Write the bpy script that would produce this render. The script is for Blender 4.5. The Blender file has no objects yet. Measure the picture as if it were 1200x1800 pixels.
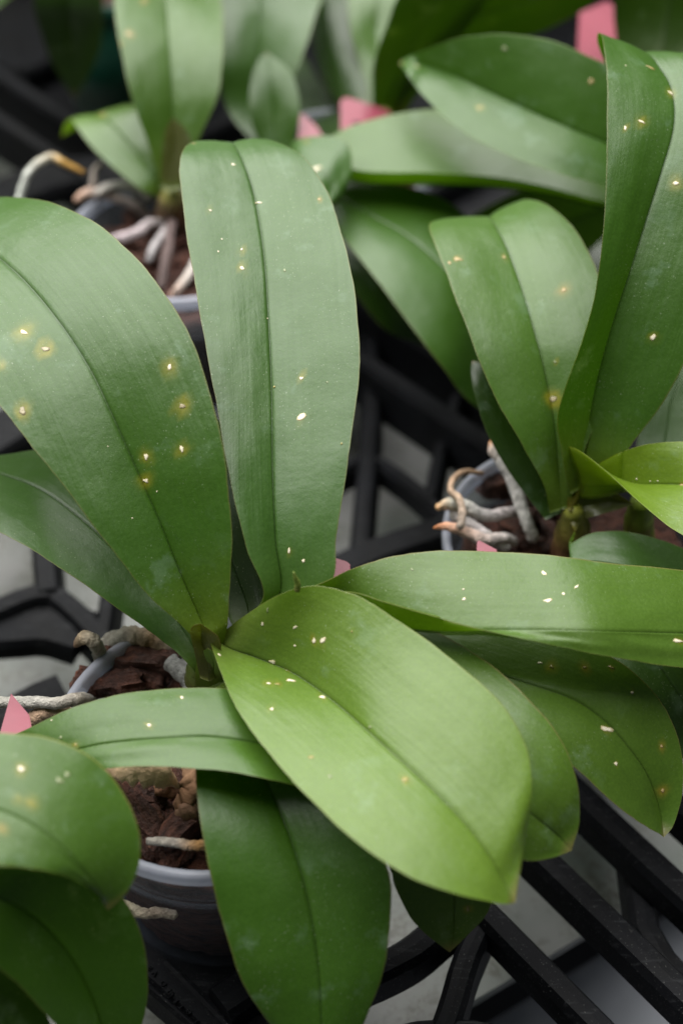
import bpy, math, random
import numpy as np
from mathutils import Vector, Matrix, noise as mnoise

# ------------------------------------------------------------------ camera, world, light
SC = bpy.context.scene
COL = SC.collection
PITCH = math.radians(45.0)
HC = 0.542                       # camera height over the tray floor datum
FPX = 2500.0                     # focal length in photo pixels (1200 x 1800)
cam = bpy.data.cameras.new("Camera")
cam.sensor_fit = 'VERTICAL'; cam.sensor_height = 36.0; cam.sensor_width = 24.0; cam.lens = 50.0
cam.clip_start = 0.01; cam.clip_end = 100.0
cam.dof.use_dof = True; cam.dof.focus_distance = 0.53; cam.dof.aperture_fstop = 4.2
cam.dof.aperture_blades = 9
cam_o = bpy.data.objects.new("Camera", cam); COL.objects.link(cam_o)
cam_o.location = (0, 0, HC); cam_o.rotation_euler = (math.radians(90) - PITCH, 0, 0)
SC.camera = cam_o

world = bpy.data.worlds.new("World"); SC.world = world; world.use_nodes = True
bg = world.node_tree.nodes["Background"]
bg.inputs[0].default_value = (0.86, 0.93, 1.0, 1); bg.inputs[1].default_value = 0.085

def roof_light(name, loc, rot, sx, sy, power, col):
    l = bpy.data.lights.new(name, 'AREA'); l.shape = 'RECTANGLE'; l.size = sx; l.size_y = sy
    l.energy = power; l.color = col
    o = bpy.data.objects.new(name, l); COL.objects.link(o); o.location = loc; o.rotation_euler = rot
    return o
# the shaded glass roof of the growing house: one broad soft daylight source overhead and ahead
roof_light("greenhouse_roof_daylight", (-1.25, 2.2, 2.3), (0, 0, 0), 4.4, 4.4, 590, (1.0, 0.985, 0.955))

vs = SC.view_settings
vs.view_transform = 'Standard'; vs.look = 'None'; vs.exposure = -0.08; vs.gamma = 1.0
SC.render.engine = 'CYCLES'
SC.cycles.max_bounces = 8; SC.cycles.transparent_max_bounces = 12
SC.cycles.use_denoising = True
SC.cycles.sample_clamp_indirect = 6.0

# ------------------------------------------------------------------ geometry helpers
SP, CP = math.sin(PITCH), math.cos(PITCH)
def W(px, py, d):
    """world point of a photo pixel at depth d (m)"""
    xc = (np.asarray(px, float) - 600.0) / FPX; yc = (900.0 - np.asarray(py, float)) / FPX
    d = np.asarray(d, float)
    return np.stack([d * xc, d * (CP + yc * SP), HC + d * (-SP + yc * CP)], -1)
def DZ(py, z):
    yc = (900.0 - np.asarray(py, float)) / FPX
    return (HC - np.asarray(z, float)) / (SP - yc * CP)
def PZ(px, py, z):
    return W(px, py, DZ(py, z))
def PIX(p):
    p = np.asarray(p, float); r = p - np.array([0, 0, HC])
    d = r[..., 1] * CP - r[..., 2] * SP
    return np.stack([600 + FPX * r[..., 0] / d, 900 - FPX * (r[..., 1] * SP + r[..., 2] * CP) / d, d], -1)

rng = random.Random(7); nrng = np.random.default_rng(7)

def mesh_obj(name, verts, faces, mat, parent=None, smooth=True):
    me = bpy.data.meshes.new(name)
    me.from_pydata([tuple(v) for v in verts], [], faces); me.update()
    if smooth: me.polygons.foreach_set('use_smooth', [True] * len(me.polygons))
    if mat: me.materials.append(mat)
    o = bpy.data.objects.new(name, me); COL.objects.link(o)
    if parent is not None:
        o.parent = parent; o.matrix_parent_inverse = parent.matrix_world.inverted()
    return o
def empty(name, loc):
    o = bpy.data.objects.new(name, None); COL.objects.link(o); o.location = loc
    o.matrix_world = Matrix.Translation(Vector(loc)); o.empty_display_size = 0.02
    return o
def tag(o, label, cat, group=None, kind=None):
    if label: o['label'] = label
    if cat: o['category'] = cat
    if group: o['group'] = group
    if kind: o['kind'] = kind
    return o
def color_attr(o, cols, name='tint'):
    a = o.data.attributes.new(name, 'FLOAT_COLOR', 'POINT')
    c = np.ones((len(o.data.vertices), 4), np.float32); c[:, :3] = cols
    a.data.foreach_set('color', c.ravel())

# ------------------------------------------------------------------ materials
class NT:
    def __init__(s, name):
        s.m = bpy.data.materials.new(name); s.m.use_nodes = True
        s.t = s.m.node_tree; s.t.nodes.clear()
        s.out = s.n('ShaderNodeOutputMaterial')
    def n(s, typ, **kw):
        nd = s.t.nodes.new(typ)
        for k, v in kw.items(): setattr(nd, k, v)
        return nd
    def l(s, a, b): s.t.links.new(a, b)
    def noise(s, vec, scale, detail=3, rough=0.55):
        nd = s.n('ShaderNodeTexNoise'); nd.inputs['Scale'].default_value = scale
        nd.inputs['Detail'].default_value = detail; nd.inputs['Roughness'].default_value = rough
        s.l(vec, nd.inputs['Vector']); return nd.outputs['Fac']
    def ramp(s, fac, stops):
        r = s.n('ShaderNodeValToRGB'); e = r.color_ramp.elements
        while len(e) < len(stops): e.new(0.5)
        for el, (p, c) in zip(e, stops):
            el.position = p; el.color = (c, c, c, 1) if not hasattr(c, '__len__') else (*c, 1)
        s.l(fac, r.inputs[0]); return r.outputs[0]
    def mix(s, fac, a, b, typ='MIX'):
        m = s.n('ShaderNodeMix', data_type='RGBA', blend_type=typ)
        for v, i in ((fac, 0), (a, 6), (b, 7)):
            if hasattr(v, 'is_output') or isinstance(v, bpy.types.NodeSocket): s.l(v, m.inputs[i])
            else: m.inputs[i].default_value = v if i == 0 else (*v, 1)
        return m.outputs[2]
    def math(s, op, a, b=None, c=None):
        m = s.n('ShaderNodeMath', operation=op)
        for v, i in ((a, 0), (b, 1), (c, 2)):
            if v is None: continue
            if isinstance(v, bpy.types.NodeSocket): s.l(v, m.inputs[i])
            else: m.inputs[i].default_value = v
        return m.outputs[0]
    def mapping(s, vec, scale):
        m = s.n('ShaderNodeMapping'); m.inputs['Scale'].default_value = scale
        s.l(vec, m.inputs['Vector']); return m.outputs[0]
    def bump(s, h, strength, dist, normal=None):
        b = s.n('ShaderNodeBump'); b.inputs['Strength'].default_value = strength
        b.inputs['Distance'].default_value = dist; s.l(h, b.inputs['Height'])
        if normal is not None: s.l(normal, b.inputs['Normal'])
        return b.outputs[0]
    def principled(s, col=None, rough=0.5, spec=0.5, normal=None, **kw):
        p = s.n('ShaderNodeBsdfPrincipled')
        if col is not None:
            if isinstance(col, bpy.types.NodeSocket): s.l(col, p.inputs['Base Color'])
            else: p.inputs['Base Color'].default_value = (*col, 1)
        if isinstance(rough, bpy.types.NodeSocket): s.l(rough, p.inputs['Roughness'])
        else: p.inputs['Roughness'].default_value = rough
        if isinstance(spec, bpy.types.NodeSocket): s.l(spec, p.inputs['Specular IOR Level'])
        else: p.inputs['Specular IOR Level'].default_value = spec
        if normal is not None: s.l(normal, p.inputs['Normal'])
        for k, v in kw.items(): p.inputs[k].default_value = v
        return p.outputs[0]
    def done(s, sh): s.l(sh, s.out.inputs[0]); return s.m

def leaf_material(under=False):
    t = NT("orchid_leaf_underside" if under else "orchid_leaf")
    col = t.n('ShaderNodeAttribute', attribute_name='tint').outputs['Color']
    geo = t.n('ShaderNodeTexCoord'); obj = geo.outputs['Object']
    uv = t.n('ShaderNodeUVMap', uv_map='leafuv').outputs[0]      # metres along / across
    streak = t.noise(t.mapping(uv, (18, 620, 1)), 1.0, 2, 0.6)   # fine parallel veins
    wide = t.noise(t.mapping(uv, (10, 110, 1)), 1.0, 2, 0.5)
    cells = t.noise(obj, 2600, 1, 0.5)
    cells2 = t.noise(obj, 900, 2, 0.6)
    patch = t.noise(obj, 26, 4, 0.6)
    blotch = t.noise(obj, 75, 4, 0.65)
    c = t.mix(t.math('MULTIPLY', t.ramp(streak, [(0.3, 0), (0.7, 1)]), 0.16), col, t.mix(1.0, col, (0.55, 0.62, 0.5), 'MULTIPLY'))
    c = t.mix(t.math('MULTIPLY', t.ramp(patch, [(0.35, 0), (0.7, 1)]), 0.22), c, t.mix(1.0, col, (1.35, 1.2, 0.9), 'MULTIPLY'))
    c = t.mix(t.math('MULTIPLY', t.ramp(cells2, [(0.4, 0), (0.75, 1)]), 0.30), c, t.mix(1.0, col, (1.7, 1.55, 1.7), 'MULTIPLY'))
    # dried water marks / mineral film, with outlines of their own
    film = t.math('MULTIPLY', t.ramp(blotch, [(0.56, 0), (0.66, 1)]), t.ramp(patch, [(0.45, 0), (0.6, 1)]))
    c = t.mix(t.math('MULTIPLY', film, 0.10), c, (0.30, 0.42, 0.36))
    dust = t.math('MULTIPLY', t.ramp(t.noise(obj, 1700, 1, 0.4), [(0.72, 0), (0.76, 1)]), t.ramp(patch, [(0.42, 0), (0.62, 1)]))
    c = t.mix(t.math('MULTIPLY', dust, 0.35), c, (0.55, 0.6, 0.5))
    h = t.math('ADD', t.math('MULTIPLY', cells, 0.35), t.math('ADD', t.math('MULTIPLY', streak, 0.4), t.math('MULTIPLY', wide, 1.7)))
    nrm = t.bump(h, 0.35, 0.00035)
    nrm = t.bump(t.noise(obj, 90, 3, 0.55), 0.32, 0.0012, nrm)
    nrm = t.bump(cells2, 0.30, 0.00018, nrm)
    rough = t.math('ADD', t.math('MULTIPLY', patch, 0.22), t.math('ADD', t.math('MULTIPLY', streak, 0.14), t.math('ADD', 0.19, t.math('MULTIPLY', cells2, 0.10))))
    p = t.principled(c, rough, 0.48, nrm)
    tr = t.n('ShaderNodeBsdfTranslucent')
    t.l(t.mix(1.0, c, (2.6, 2.5, 0.5), 'MULTIPLY'), tr.inputs[0])
    ms = t.n('ShaderNodeMixShader'); ms.inputs[0].default_value = 0.24
    t.l(p, ms.inputs[1]); t.l(tr.outputs[0], ms.inputs[2])
    if not under: return t.done(ms.outputs[0])
    # the thin lower skin lets part of the light straight through to the flesh of the leaf
    tp = t.n('ShaderNodeBsdfTransparent'); tp.inputs[0].default_value = (0.85, 0.95, 0.6, 1)
    m2 = t.n('ShaderNodeMixShader'); m2.inputs[0].default_value = 0.6
    t.l(ms.outputs[0], m2.inputs[1]); t.l(tp.outputs[0], m2.inputs[2])
    return t.done(m2.outputs[0])

def scar_material():
    t = NT("leaf_scar"); obj = t.n('ShaderNodeTexCoord').outputs['Object']
    col = t.n('ShaderNodeAttribute', attribute_name='tint').outputs['Color']
    n = t.noise(obj, 1800, 3)
    c = t.mix(t.math('MULTIPLY', n, 0.35), col, t.mix(1.0, col, (0.72, 0.62, 0.42), 'MULTIPLY'))
    return t.done(t.principled(c, 0.4, 0.5, t.bump(n, 0.5, 0.0004)))

def tint_material(name, rough, scale, var, bumpd, spec=0.4, stretch=None):
    t = NT(name); obj = t.n('ShaderNodeTexCoord').outputs['Object']
    col = t.n('ShaderNodeAttribute', attribute_name='tint').outputs['Color']
    v = obj if stretch is None else t.mapping(obj, stretch)
    n = t.noise(v, scale, 5, 0.65); n2 = t.noise(v, scale * 4, 3, 0.6)
    c = t.mix(t.ramp(n, [(0.35, 0), (0.68, 1)]), t.mix(1.0, col, (1 - var,) * 3, 'MULTIPLY'), t.mix(1.0, col, (1 + var,) * 3, 'MULTIPLY'))
    c = t.mix(t.math('MULTIPLY', n2, 0.3), c, t.mix(1.0, c, (0.6, 0.55, 0.5), 'MULTIPLY'))
    nrm = t.bump(t.math('ADD', n, t.math('MULTIPLY', n2, 0.5)), 0.7, bumpd)
    return t.done(t.principled(c, rough, spec, nrm))

def bark_material():
    t = NT("pine_bark"); tc = t.n('ShaderNodeTexCoord').outputs['Object']
    info = t.n('ShaderNodeObjectInfo').outputs['Random']
    v = t.mapping(tc, (60, 330, 330))
    n = t.noise(v, 1.0, 6, 0.7); n2 = t.noise(tc, 420, 4, 0.65); n3 = t.noise(tc, 110, 2)
    c = t.ramp(n, [(0.30, (0.010, 0.005, 0.004)), (0.5, (0.065, 0.026, 0.017)), (0.68, (0.15, 0.060, 0.036)), (0.85, (0.28, 0.145, 0.092))])
    c = t.mix(t.math('MULTIPLY', t.ramp(n3, [(0.5, 0), (0.7, 1)]), 0.5), c, (0.13, 0.055, 0.038))
    c = t.mix(t.math('MULTIPLY', info, 0.35), c, t.mix(1.0, c, (1.7, 1.2, 1.05), 'MULTIPLY'))
    c = t.mix(t.math('MULTIPLY', t.ramp(n2, [(0.62, 0), (0.72, 1)]), 0.35), c, (0.26, 0.15, 0.10))
    nrm = t.bump(t.math('ADD', n, t.math('MULTIPLY', n2, 0.8)), 1.0, 0.0035)
    return t.done(t.principled(c, 0.62, 0.4, nrm))

def black_plastic():
    t = NT("black_tray_plastic"); tc = t.n('ShaderNodeTexCoord').outputs['Object']
    n = t.noise(tc, 45, 5, 0.6); sp = t.noise(tc, 1400, 2, 0.5); sc = t.noise(t.mapping(tc, (90, 500, 300)), 1.0, 3, 0.6)
    c = t.ramp(n, [(0.35, (0.003, 0.0032, 0.004)), (0.7, (0.0065, 0.007, 0.009))])
    c = t.mix(t.math('MULTIPLY', t.ramp(sp, [(0.68, 0), (0.73, 1)]), 0.5), c, (0.16, 0.16, 0.15))
    c = t.mix(t.math('MULTIPLY', t.ramp(sc, [(0.58, 0), (0.74, 1)]), 0.30), c, (0.06, 0.063, 0.066))
    nrm = t.bump(t.math('ADD', n, t.math('MULTIPLY', sp, 0.25)), 0.35, 0.0012)
    return t.done(t.principled(c, t.math('ADD', 0.5, t.math('MULTIPLY', n, 0.25)), 0.11, nrm))

def clear_plastic(name, fac, col, rough=0.22):
    t = NT(name); tc = t.n('ShaderNodeTexCoord').outputs['Object']
    n = t.noise(tc, 70, 4, 0.6)
    tr = t.n('ShaderNodeBsdfTransparent'); tr.inputs[0].default_value = (0.93, 0.95, 0.98, 1)
    p = t.principled(t.mix(t.math('MULTIPLY', n, 0.4), col, tuple(x * 0.8 for x in col)), rough, 0.5)
    tl = t.n('ShaderNodeBsdfTranslucent'); tl.inputs[0].default_value = (*col, 1)
    m1 = t.n('ShaderNodeMixShader'); m1.inputs[0].default_value = 0.35; t.l(p, m1.inputs[1]); t.l(tl.outputs[0], m1.inputs[2])
    m2 = t.n('ShaderNodeMixShader'); t.l(t.math('ADD', fac - 0.08, t.math('MULTIPLY', n, 0.16)), m2.inputs[0])
    t.l(tr.outputs[0], m2.inputs[1]); t.l(m1.outputs[0], m2.inputs[2])
    return t.done(m2.outputs[0])

def bench_material():
    t = NT("bench_sheet"); tc = t.n('ShaderNodeTexCoord').outputs['Object']
    a = t.noise(tc, 9, 4, 0.6); b = t.noise(tc, 38, 5, 0.7); d = t.noise(tc, 260, 4, 0.7)
    c = t.mix(t.ramp(a, [(0.38, 0), (0.62, 1)]), (0.165, 0.165, 0.158), (0.092, 0.110, 0.093))
    c = t.mix(t.math('MULTIPLY', t.ramp(b, [(0.50, 0), (0.64, 1)]), 0.45), c, (0.14, 0.15, 0.12))
    grime = t.math('MULTIPLY', t.ramp(d, [(0.47, 0), (0.55, 1)]), t.ramp(b, [(0.46, 0), (0.58, 1)]))
    c = t.mix(t.math('MULTIPLY', grime, 0.8), c, (0.06, 0.06, 0.045))
    return t.done(t.principled(c, 0.45, 0.4, t.bump(d, 0.2, 0.0008)))

def plain(name, col, rough, scale=60, var=0.25, spec=0.4, trans=0.0):
    t = NT(name); tc = t.n('ShaderNodeTexCoord').outputs['Object']
    n = t.noise(tc, scale, 4, 0.6)
    c = t.mix(n, tuple(x * (1 - var) for x in col), tuple(min(1, x * (1 + var)) for x in col))
    p = t.principled(c, rough, spec, t.bump(n, 0.15, 0.0008))
    if trans:
        tl = t.n('ShaderNodeBsdfTranslucent'); t.l(c, tl.inputs[0])
        m = t.n('ShaderNodeMixShader'); m.inputs[0].default_value = trans
        t.l(p, m.inputs[1]); t.l(tl.outputs[0], m.inputs[2]); return t.done(m.outputs[0])
    return t.done(p)

M_LEAF = leaf_material(); M_LEAFU = leaf_material(True); M_SCAR = scar_material()
M_STEM = tint_material("orchid_stem", 0.42, 160, 0.25, 0.0006)
M_ROOT = tint_material("orchid_root", 0.75, 300, 0.38, 0.0024)
M_SHEATH = tint_material("dry_sheath", 0.8, 60, 0.35, 0.0015, 0.2, (1, 1, 1))
M_BARK = bark_material(); M_BLACK = black_plastic()
M_POT = clear_plastic("clear_pot_plastic", 0.095, (0.33, 0.34, 0.37))
M_RIM = clear_plastic("frosted_rim_plastic", 0.55, (0.50, 0.52, 0.60), 0.3)
M_BENCH = bench_material()
M_PINK = plain("pink_label_plastic", (0.19, 0.034, 0.054), 0.42, 90, 0.16, 0.4, 0.05)
M_INK = plain("label_print", (0.05, 0.02, 0.03), 0.6)
M_GREENPOT = plain("dark_green_pot_plastic", (0.008, 0.07, 0.045), 0.4)
M_STEEL = plain("galvanised_rail", (0.34, 0.36, 0.40), 0.45, 40, 0.15)
M_FLOOR = plain("dark_floor", (0.05, 0.05, 0.055), 0.8, 12, 0.3)

# ------------------------------------------------------------------ orchid builders
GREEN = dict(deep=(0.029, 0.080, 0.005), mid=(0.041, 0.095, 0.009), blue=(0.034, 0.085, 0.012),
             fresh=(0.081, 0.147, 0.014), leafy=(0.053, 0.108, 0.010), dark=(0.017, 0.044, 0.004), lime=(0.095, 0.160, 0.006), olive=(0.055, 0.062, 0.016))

def catmull(P, n):
    """P (k,m) control rows -> smooth rows, n steps per span"""
    P = np.asarray(P, float); k = len(P); out = []
    T = np.zeros_like(P); T[1:-1] = (P[2:] - P[:-2]) / 2; T[0] = P[1] - P[0]; T[-1] = P[-1] - P[-2]
    for i in range(k - 1):
        s = np.linspace(0, 1, n, endpoint=False)[:, None]
        h00 = 2*s**3-3*s**2+1; h10 = s**3-2*s**2+s; h01 = -2*s**3+3*s**2; h11 = s**3-s**2
        out.append(h00*P[i] + h10*T[i] + h01*P[i+1] + h11*T[i+1])
    out.append(P[-1:]); return np.concatenate(out)

NV = 20
def leaf(plant, st, mode='z', tone='mid', scars=(), bulge=0.05, groove=0.0007, thick=0.0017, under=False,
         edge=(0.17, 0.13, 0.055), basecol=None, label=None, steps=9, top2=None, seed=None, wave=0.0006):
    """st rows: (Lx,Ly, Mx,My, Rx,Ry, l, m, r) in photo pixels; l m r = height (mode z) or depth (mode d), in cm.
       A row of 3 numbers is a pointed end."""
    rows = []
    for s in st:
        if len(s) == 3: x, y, a = s; s = (x, y, x, y, x, y, a, a, a)
        elif len(s) == 7: s = tuple(s[:6]) + (s[6],) * 3
        L, M, R = (s[0], s[1]), (s[2], s[3]), (s[4], s[5])
        r = []
        for (x, y), a in zip((L, M, R), s[6:9]):
            d = DZ(y, a / 100.0) if mode == 'z' else a / 100.0
            r += [x, y, float(d)]
        rows.append(r)
    C = catmull(rows, steps); nu = len(C)
    L = W(C[:, 0], C[:, 1], C[:, 2]); M = W(C[:, 3], C[:, 4], C[:, 5]); R = W(C[:, 6], C[:, 7], C[:, 8])
    t = 0.5 * (1 - np.cos(np.linspace(0, math.pi, NV + 1)))
    vv = np.concatenate([-t[::-1], t[1:]]); nv = len(vv)
    tan = np.gradient(M, axis=0); tan /= np.linalg.norm(tan, axis=1)[:, None] + 1e-9
    nrm = np.cross(tan, R - L); nl = np.linalg.norm(nrm, axis=1)[:, None]
    nrm = nrm / (nl + 1e-9)
    view = np.array([0, 0, HC]) - M
    if (nrm * view).sum() < 0: nrm = -nrm
    if under: nrm = -nrm
    for _ in range(6): nrm[1:-1] = (nrm[:-2] + nrm[1:-1] * 2 + nrm[2:]) / 4
    nrm /= np.linalg.norm(nrm, axis=1)[:, None] + 1e-9
    wL = np.linalg.norm(L - M, axis=1); wR = np.linalg.norm(R - M, axis=1)
    sd = (seed if seed is not None else len(bpy.data.objects)) * 3.17
    G = np.zeros((nu, nv, 3)); 
    wfull = wL + wR
    for j, v in enumerate(vv):
        a = abs(v); E, w = (L, wL) if v < 0 else (R, wR)
        p = M + a * (E - M)
        h = bulge * 0.45 * 4 * a * (1 - a) * w - groove * 0.5 * np.minimum(1, wfull / 0.03) * math.exp(-(v / 0.013) ** 2)
        G[:, j] = p + nrm * h[:, None]
    arc = np.concatenate([[0], np.cumsum(np.linalg.norm(np.diff(M, axis=0), axis=1))])
    for i in range(nu):
        for side, E in ((-1, L), (1, R)):
            ww = 0.0006 * mnoise.noise(Vector((arc[i] * 55, side * 9 + sd, 2))) + 0.0002 * mnoise.noise(Vector((arc[i] * 260, side * 7 + sd, 5)))
            dirv = E[i] - M[i]; dl = np.linalg.norm(dirv)
            if dl < 0.004: continue
            msk = np.clip((side * vv - 0.45) / 0.55, 0, 1)[:, None]
            G[i] += msk * (dirv / dl) * ww
    for i in range(nu):
        for j in range(0, nv):
            a = mnoise.noise(Vector((arc[i] * 28 + sd, vv[j] * 1.6, sd))) + 0.5 * mnoise.noise(Vector((arc[i] * 60, vv[j] * 3 + sd, 4)))
            G[i, j] += nrm[i] * (wave * a * min(1, wfull[i] / 0.03))
    # true normals of the grid
    du = np.gradient(G, axis=0); dv = np.gradient(G, axis=1); N = np.cross(du, dv)
    N /= np.linalg.norm(N, axis=2)[..., None] + 1e-12
    sgn = np.sign((N * nrm[:, None]).sum(2)); sgn[sgn == 0] = 1; N *= sgn[..., None]
    tk = thick * np.sqrt(np.clip(1 - np.abs(vv) ** 6, 0, 1))[None, :] * np.clip(wfull / 0.02, 0.15, 1)[:, None]
    B = G - N * tk[..., None]
    verts = np.concatenate([G.reshape(-1, 3), B[:, 1:-1].reshape(-1, 3)])
    def ti(i, j): return i * nv + j
    off = nu * nv
    def bi(i, j): return ti(i, j) if j in (0, nv - 1) else off + i * (nv - 2) + j - 1
    flip = (np.cross(tan, R - L) * nrm).sum() < 0
    F = []
    for i in range(nu - 1):
        for j in range(nv - 1):
            q = (ti(i, j), ti(i, j + 1), ti(i + 1, j + 1), ti(i + 1, j))
            b = (bi(i, j), bi(i + 1, j), bi(i + 1, j + 1), bi(i, j + 1))
            F.append(q[::-1] if not flip else q); F.append(b[::-1] if not flip else b)
    for i in (0, nu - 1):
        for j in range(nv - 1):
            F.append((ti(i, j), ti(i, j + 1), bi(i, j + 1), bi(i, j)))
    o = mesh_obj('leaf', verts, F, M_LEAF, plant)
    o.data.materials.append(M_LEAFU)
    mi = np.zeros(len(F), np.int32); mi[1:2 * (nu - 1) * (nv - 1):2] = 1
    o.data.polygons.foreach_set('material_index', mi)
    if label: o['label'] = label
    # colours
    U = np.repeat((arc / arc[-1])[:, None], nv, 1); V = np.repeat(vv[None], nu, 0)
    base = np.array(GREEN[tone]); c = np.tile(base, (nu, nv, 1))
    if top2 is not None:
        k = np.clip((U - top2[1]) / (top2[2] - top2[1]), 0, 1)[..., None]; c = c * (1 - k) + np.array(GREEN[top2[0]]) * k
    bc = np.array(basecol if basecol is not None else (0.13, 0.20, 0.02)) * 0.6
    kb = np.clip(1 - U / 0.16, 0, 1)[..., None] ** 1.5 * 0.8; c = c * (1 - kb) + bc * kb
    km = (np.exp(-(V / 0.014) ** 2) * 0.55)[..., None]; c = c * (1 - km) + c * 0.4 * km
    ke = (np.clip((np.abs(V) - 0.98) / 0.018, 0, 1) * 0.4)[..., None]; c = c * (1 - ke) + np.array(edge) * ke
    kt = (np.clip((U - 0.965) / 0.03, 0, 1) * 0.6)[..., None]; c = c * (1 - kt) + np.array((0.17, 0.12, 0.055)) * kt
    px = PIX(G)
    marks = []
    for s in scars:
        x, y, w, h, ang, halo, kind = s
        d2 = (px[..., 0] - x) ** 2 + (px[..., 1] - y) ** 2 + (px[..., 2] * 200) ** 2 * 0.02
        i, j = np.unravel_index(np.argmin(d2), d2.shape)
        # continuous refinement inside the cell neighbourhood
        p = G[i, j].copy()
        ci, cj = min(max(i, 1), nu - 2), min(max(j, 1), nv - 2)
        eu, ev = (G[ci+1, cj] - G[ci-1, cj]) / 2, (G[ci, cj+1] - G[ci, cj-1]) / 2
        pu, pv = PIX(G[ci, cj] + eu)[:2] - px[ci, cj, :2], PIX(G[ci, cj] + ev)[:2] - px[ci, cj, :2]
        A = np.array([pu, pv]).T
        if abs(np.linalg.det(A)) > 1e-3:
            ab = np.linalg.solve(A, np.array([x, y]) - px[ci, cj, :2]); ab = np.clip(ab, -2.5, 2.5)
            p = G[ci, cj] + ab[0] * eu + ab[1] * ev
        mm = px[i, j, 2] / FPX
        if halo:
            dv_ = G - p; dist = np.linalg.norm(dv_, axis=2) / (halo * mm * 0.78)
            an_ = np.arctan2(dv_[..., 2] + dv_[..., 1], dv_[..., 0]); ph_ = x * 0.37 + y
            dist = dist * (1 + 0.13 * np.sin(an_ * 2 + ph_) + 0.07 * np.sin(an_ * 3 + ph_ * 1.7))
            if kind == 'ring':
                kh = np.exp(-((dist - 0.55) / 0.42) ** 2)[..., None] * 0.72
            else:
                kh = np.exp(-(dist / 0.85) ** 2)[..., None] * 0.75
            hc = np.array((0.21, 0.185, 0.008)) if kind != 'orange' else np.array((0.23, 0.165, 0.02))
            c = c * (1 - kh) + hc * kh
        if w: marks.append((p, N[ci, cj] if not under else -N[ci, cj], w * mm, h * mm, ang, kind))
    cb = c[:, 1:-1].copy() * np.array((1.25, 1.15, 0.8))
    cols = np.concatenate([c.reshape(-1, 3), cb.reshape(-1, 3)])
    color_attr(o, cols)
    # uv in metres (per loop from per vertex)
    acr = V * np.where(V < 0, wL[:, None], wR[:, None])
    uvv = np.concatenate([np.stack([np.repeat(arc[:, None], nv, 1), acr], -1).reshape(-1, 2),
                          np.stack([np.repeat(arc[:, None], nv - 2, 1), acr[:, 1:-1]], -1).reshape(-1, 2)]) + sd
    lay = o.data.uv_layers.new(name='leafuv')
    li = np.empty(len(o.data.loops), np.int32); o.data.loops.foreach_get('vertex_index', li)
    lay.data.foreach_set('uv', uvv[li].astype(np.float32).ravel())
    for (p, n, w, h, ang, kind) in marks: scar(o, p, n, w, h, ang, kind)
    return o

def scar(parent, p, n, w, h, ang, kind):
    """a little raised corky scar lying on the leaf"""
    n = Vector(n).normalized(); camright = Vector((1, 0, 0)); e1 = (camright - n * camright.dot(n)).normalized(); e2 = n.cross(e1)
    ca, sa = math.cos(math.radians(ang)), math.sin(math.radians(ang))
    vs, k = [], 13; jit = rng.random() * 99; w *= 0.85; h *= 0.85
    p = Vector(p)
    def ringpt(f, q, hgt):
        r = f * (0.95 + 0.75 * mnoise.noise(Vector((math.cos(q) * 1.1 + jit, math.sin(q) * 1.1, jit))) + 0.12 * (rng.random() - 0.5)) / 2
        x, y = w * r * math.cos(q), h * r * math.sin(q)
        return p + e1 * (x * ca - y * sa) + e2 * (x * sa + y * ca) + n * hgt
    for f, hg in ((1.3, -0.0003), (1.0, 0.00009), (0.55, 0.00014)):
        vs += [ringpt(f, 2 * math.pi * i / k, hg) for i in range(k)]
    vs.append(p + n * (0.00005 if kind in ('ring',) else 0.00016))
    F = []
    for a in range(2):
        for i in range(k): F.append((a*k+i, a*k+(i+1) % k, (a+1)*k+(i+1) % k, (a+1)*k+i))
    for i in range(k): F.append((2*k+i, 2*k+(i+1) % k, 3*k))
    o = mesh_obj('scar', vs, F, M_SCAR, parent)
    C = {'white': (0.66, 0.62, 0.50), 'ring': (0.22, 0.18, 0.08), 'pale': (0.20, 0.25, 0.13), 'yellow': (0.24, 0.22, 0.06), 'orange': (0.36, 0.28, 0.13)}[kind]
    outer = np.array(C) * 0.3 + np.array((0.05, 0.09, 0.01))
    cols = np.concatenate([np.tile(outer, (k, 1)), np.tile(np.array(C) * (np.array((0.5, 0.45, 0.28)) if kind != 'ring' else 0.6), (k, 1)), np.tile(C, (k + 1, 1))])
    if kind == 'ring': cols[2*k:] = (0.30, 0.26, 0.16)
    color_attr(o, cols)

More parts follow.
